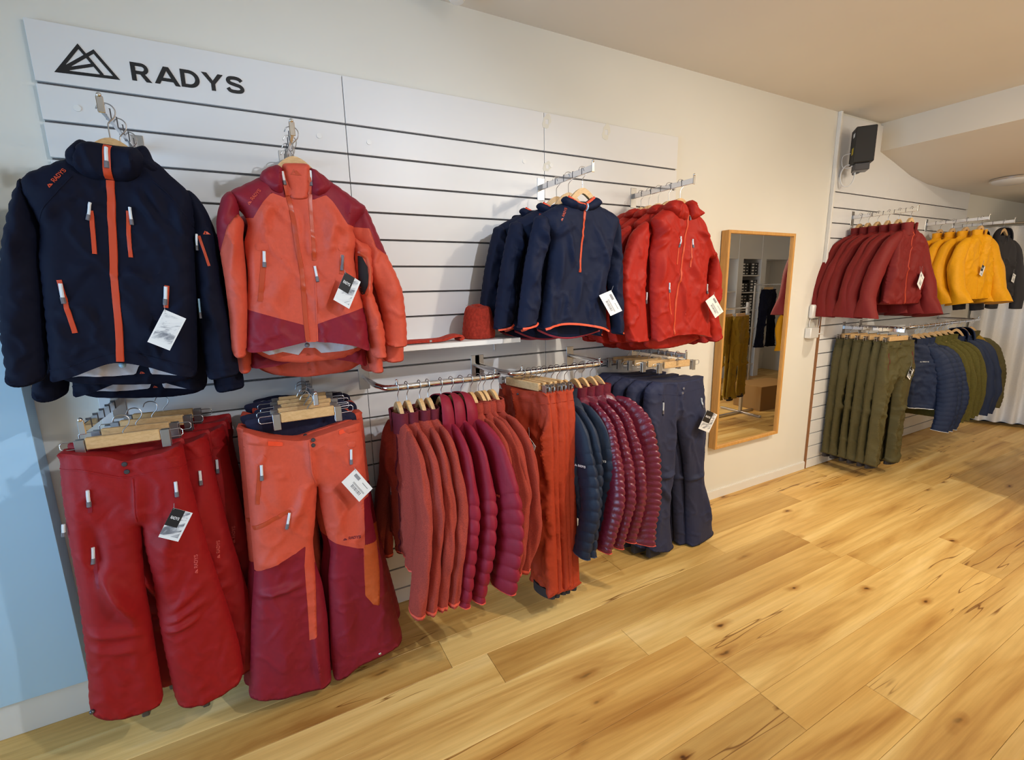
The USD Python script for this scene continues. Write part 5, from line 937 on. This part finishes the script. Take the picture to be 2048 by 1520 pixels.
# small shelf with folded clothes
s2 = thing('wall_shelf', 'white wall shelf half hidden behind the yellow jackets', 'shelf', (5.55, -.02, 1.452)); obj('shelf_board', rbx(-.33, .33, -.275, 0, 0, .024, .002), WHITE, s2)
for x in (-.31, .31): obj('bracket', rbx(x-.003, x+.003, -.2, 0, -.05, 0, .001), STEEL, s2)
for k in range(5):
    rng = np.random.default_rng(k+3); P = smooth_path([(-.15, 0, 0), (-.02, 0, .004), (.14, 0, .0), (.152, 0, .018), (.14, 0, .036), (0, 0, .042), (-.15, 0, .037)], 6)[:, [0, 2]]
    g = prism_xz(Polygon(P), -.115, .115); g = g.subdivide().subdivide(); g.vertices += .004*(meshkit.fbm(g.vertices*14+k*5, 2, k)[:, None]-.5)
    f_ = thing('folded_jumper', 'dark green folded jumper, %s from the bottom of the stack' % ORD[k], 'folded clothes', (5.52+rng.uniform(-.01, .01), -.15, 1.479+.046*k), rng.uniform(-4, 4), 'folded dark green jumpers on the far shelf')
    obj('folded_body', g, DGREEN, f_, 50); obj('neck_label', rbx(-.02, .02, -.118, -.112, .014, .024, .0005), CHAR, f_)
dup(stage.GetPrimAtPath('/World/yellow_jacket_001'), 'yellow jacket by the shelf unit seen only in the mirror', (7.98, -2.62, 1.40), 172, group='yellow jacket in the mirror')
# curtain of the fitting room
def curtain(pts, z0, z1, amp=.035, pitch=.13, th=.006):
    P = resample(pts, .012, False); T = np.gradient(P, axis=0); T /= np.linalg.norm(T, axis=1, keepdims=True); N = np.stack([-T[:, 1], T[:, 0]], 1); s = np.arange(len(P))*.012; R = []
    for z in np.linspace(z0, z1, 20):
        f = (z1-z)/(z1-z0); o = amp*(.7+.5*f)*np.sin(2*np.pi*s/pitch + .5*np.sin(s*9) + .25*f*np.sin(s*5)); A_ = P + N*o[:, None]; B_ = P + N*(o+th)[:, None]
        R.append(np.vstack([np.column_stack([A_, np.full(len(P), z)]), np.column_stack([B_, np.full(len(P), z)])[::-1]]))
    return loft(R)
cu = thing('fitting_room_curtain', 'white fitting-room curtain hanging at the right edge of the shop', 'curtain', (7.62, -.45, .02))
obj('cloth', curtain([(-.17, .42), (-.06, .20), (.06, -.06), (.24, -.40), (.45, -.75)], .02, 2.28), fabric('curtain_cotton', (.84, .84, .86), .8, .1, .03), cu, 60)
obj('rail', tube([(-.19, .47, 2.31), (.5, -.85, 2.31)], .012, 10), STEEL, cu)
# ------------------------------------------------------------------ the side of the room that only the mirror shows
rk = thing('garment_rack', 'chrome two-way rack with mustard trousers seen in the mirror', 'clothes rack', (5.60, -1.68, 0))
obj('post', rbx(-.018, .018, -.018, .018, .03, 1.49, .003), STEEL, rk); obj('top_rail', tube([(-.62, .0, 1.42), (.02, 0, 1.42)], .012, 10), CHROME, rk)
obj('foot', rbx(-.48, .26, -.016, .016, 0, .03, .003), STEEL, rk); obj('foot', rbx(-.016, .016, -.3, .3, .001, .029, .003), STEEL, rk)
ms = [rail_trousers('mustard_trousers', 'mustard trousers on the rack in the mirror, nearest its post', (5.36, -1.60, 1.42), 168, 'mustard trousers on the rack', MUST, 181, dict(L=1.05, gaiter=CHAR))]
dup(ms[0], 'mustard trousers on the rack in the mirror, left of the nearest pair', (5.12, -1.62, 1.42), 172)
for k, x in enumerate((5.36, 5.12)): clip_hanger('clip hanger of the mustard trousers, %s from the post' % ORD[k], (x, (-1.60, -1.62)[k], 1.422), (168, 172)[k], 'clip hangers of the mustard trousers')
su = thing('shelf_unit', 'white shelf unit with black shoe boxes seen in the mirror', 'shelf unit', (7.6, -3.70, 0))
for x in (-1.1, -.06, .58, 1.5): obj('upright', rbx(x-.07, x+.07, 0, .455, 0, 2.752, .003), WHITE, su)
obj('top_board', rbx(-1.03, 1.43, 0, .45, 2.16, 2.75, .003), WHITE, su); obj('back_board', rbx(-1.03, 1.43, 0, .012, 0, 2.16, .002), WHITE, su)
for x0, x1 in ((.01, .51),):
    for z in (.25, .60, .93, 1.26, 1.58, 1.88): obj('shelf_board', rbx(x0, x1, .012, .44, z-.02, z, .002), WHITE, su)
obj('shelf_board', rbx(-1.03, -.13, .012, .44, 1.58, 1.60, .002), WHITE, su)
BOXM = plain('box_black', (.03, .03, .032), .6); first = None
for iz, z in enumerate((.60, .93, 1.26, 1.58, 1.88)):
    for ix in range(2):
        for n in range((5, 5, 5, 4, 4)[iz] - (ix == 0 and iz == 3)):
            loc = (7.6+.135+ix*.25, -3.45, z+.0005+n*.054); lab = 'black shoe box, shelf %s from the top, %s column, box %s from the bottom' % (ORD[4-iz], ('left', 'right')[ix], ORD[n])
            if first is None:
                first = thing('shoe_box', lab, 'box', loc, 0, 'black shoe boxes in the mirror'); obj('box', rbx(-.11, .11, -.15, .15, 0, .036, .002), BOXM, first); obj('lid', rbx(-.113, .113, -.153, .153, .036, .052, .002), BOXM, first)
                obj('label', bx(-.07, -.005, .153, .1545, .012, .042), CARD, first, False); obj('label', bx(.035, .07, .153, .1545, .018, .034), CARD, first, False)
            else: dup(first, lab, loc)
cb = thing('cardboard_box', 'brown cardboard box on the floor seen in the mirror', 'box', (6.25, -1.78, 0), 4)
obj('box', rbx(-.35, .35, -.22, .22, 0, .34, .004), plain('cardboard', lin(150, 112, 62), .85), cb); obj('hand_hole', rbx(-.05, .05, .2195, .2215, .2, .235, .001), DARK, cb)  # hand hole is a flat patch in the colour of inner shade
dk = rail_trousers('dark_trousers', 'dark navy trousers hanging by the shelf unit in the mirror', (7.62, -2.75, 1.72), 180, None, NAVY, 191, dict(L=.98))
clip_hanger('clip hanger of the dark navy trousers by the shelf unit', (7.62, -2.75, 1.722), 180)
rkk = thing('garment_rack', 'plain chrome rack by the shelf unit seen in the mirror', 'clothes rack', (7.75, -2.75, 0))
obj('post', rbx(.56, .59, -.015, .015, 0, 1.74, .003), STEEL, rkk); obj('post', rbx(-.5, -.47, -.015, .015, 0, 1.74, .003), STEEL, rkk); obj('top_rail', tube([(-.5, 0, 1.708), (.6, 0, 1.708)], .012, 10), CHROME, rkk)

for i, (x, y, z, s) in enumerate(GLOBES):  # housings of the unseen globe lights, out of view
    g = thing('globe_lamp', 'unseen white globe lamp behind the viewer placed to light the ceiling, %s from the shop window' % ORD[i], 'lamp', (x, y, z))
    obj('cord', cylb((0, 0, .17), (0, 0, (2.64 if x > 5 else H)-z), .004, 8), WHITE, g); obj('cap', lathe([(0, .19), (.03, .185), (.045, .150), (0, .150)], 24), CHROME, g)
for i, (p, tg, s, c, cone) in enumerate(SPOTS):  # housings of the unseen spots, out of view
    g = thing('track_spot', 'unseen white ceiling spotlight behind the viewer, %s from the shop window' % ORD[(0, 2, 3, 1)[i]], 'spotlight', (p[0], p[1], H))
    obj('mount', rbx(-.03, .03, -.06, .06, -.03, 0, .004), WHITE, g); obj('stem', cylb((0, 0, -.03), (0, 0, -.07), .008), WHITE, g)
    d = np.array(tg)-np.array(p); d /= np.linalg.norm(d); hd_ = loft([np.array([0, 0, p[2]-H]) + d*a + r*(np.cos(np.arange(20)*np.pi/10)[:, None]*np.cross(d, [1, 0, 0]) + np.sin(np.arange(20)*np.pi/10)[:, None]*np.cross(d, np.cross(d, [1, 0, 0]))) for a, r in ((-.15, .03), (-.14, .05), (-.045, .052), (-.04, .046), (-.06, .04))], True)
    obj('lamp_head', hd_, WHITE, g)
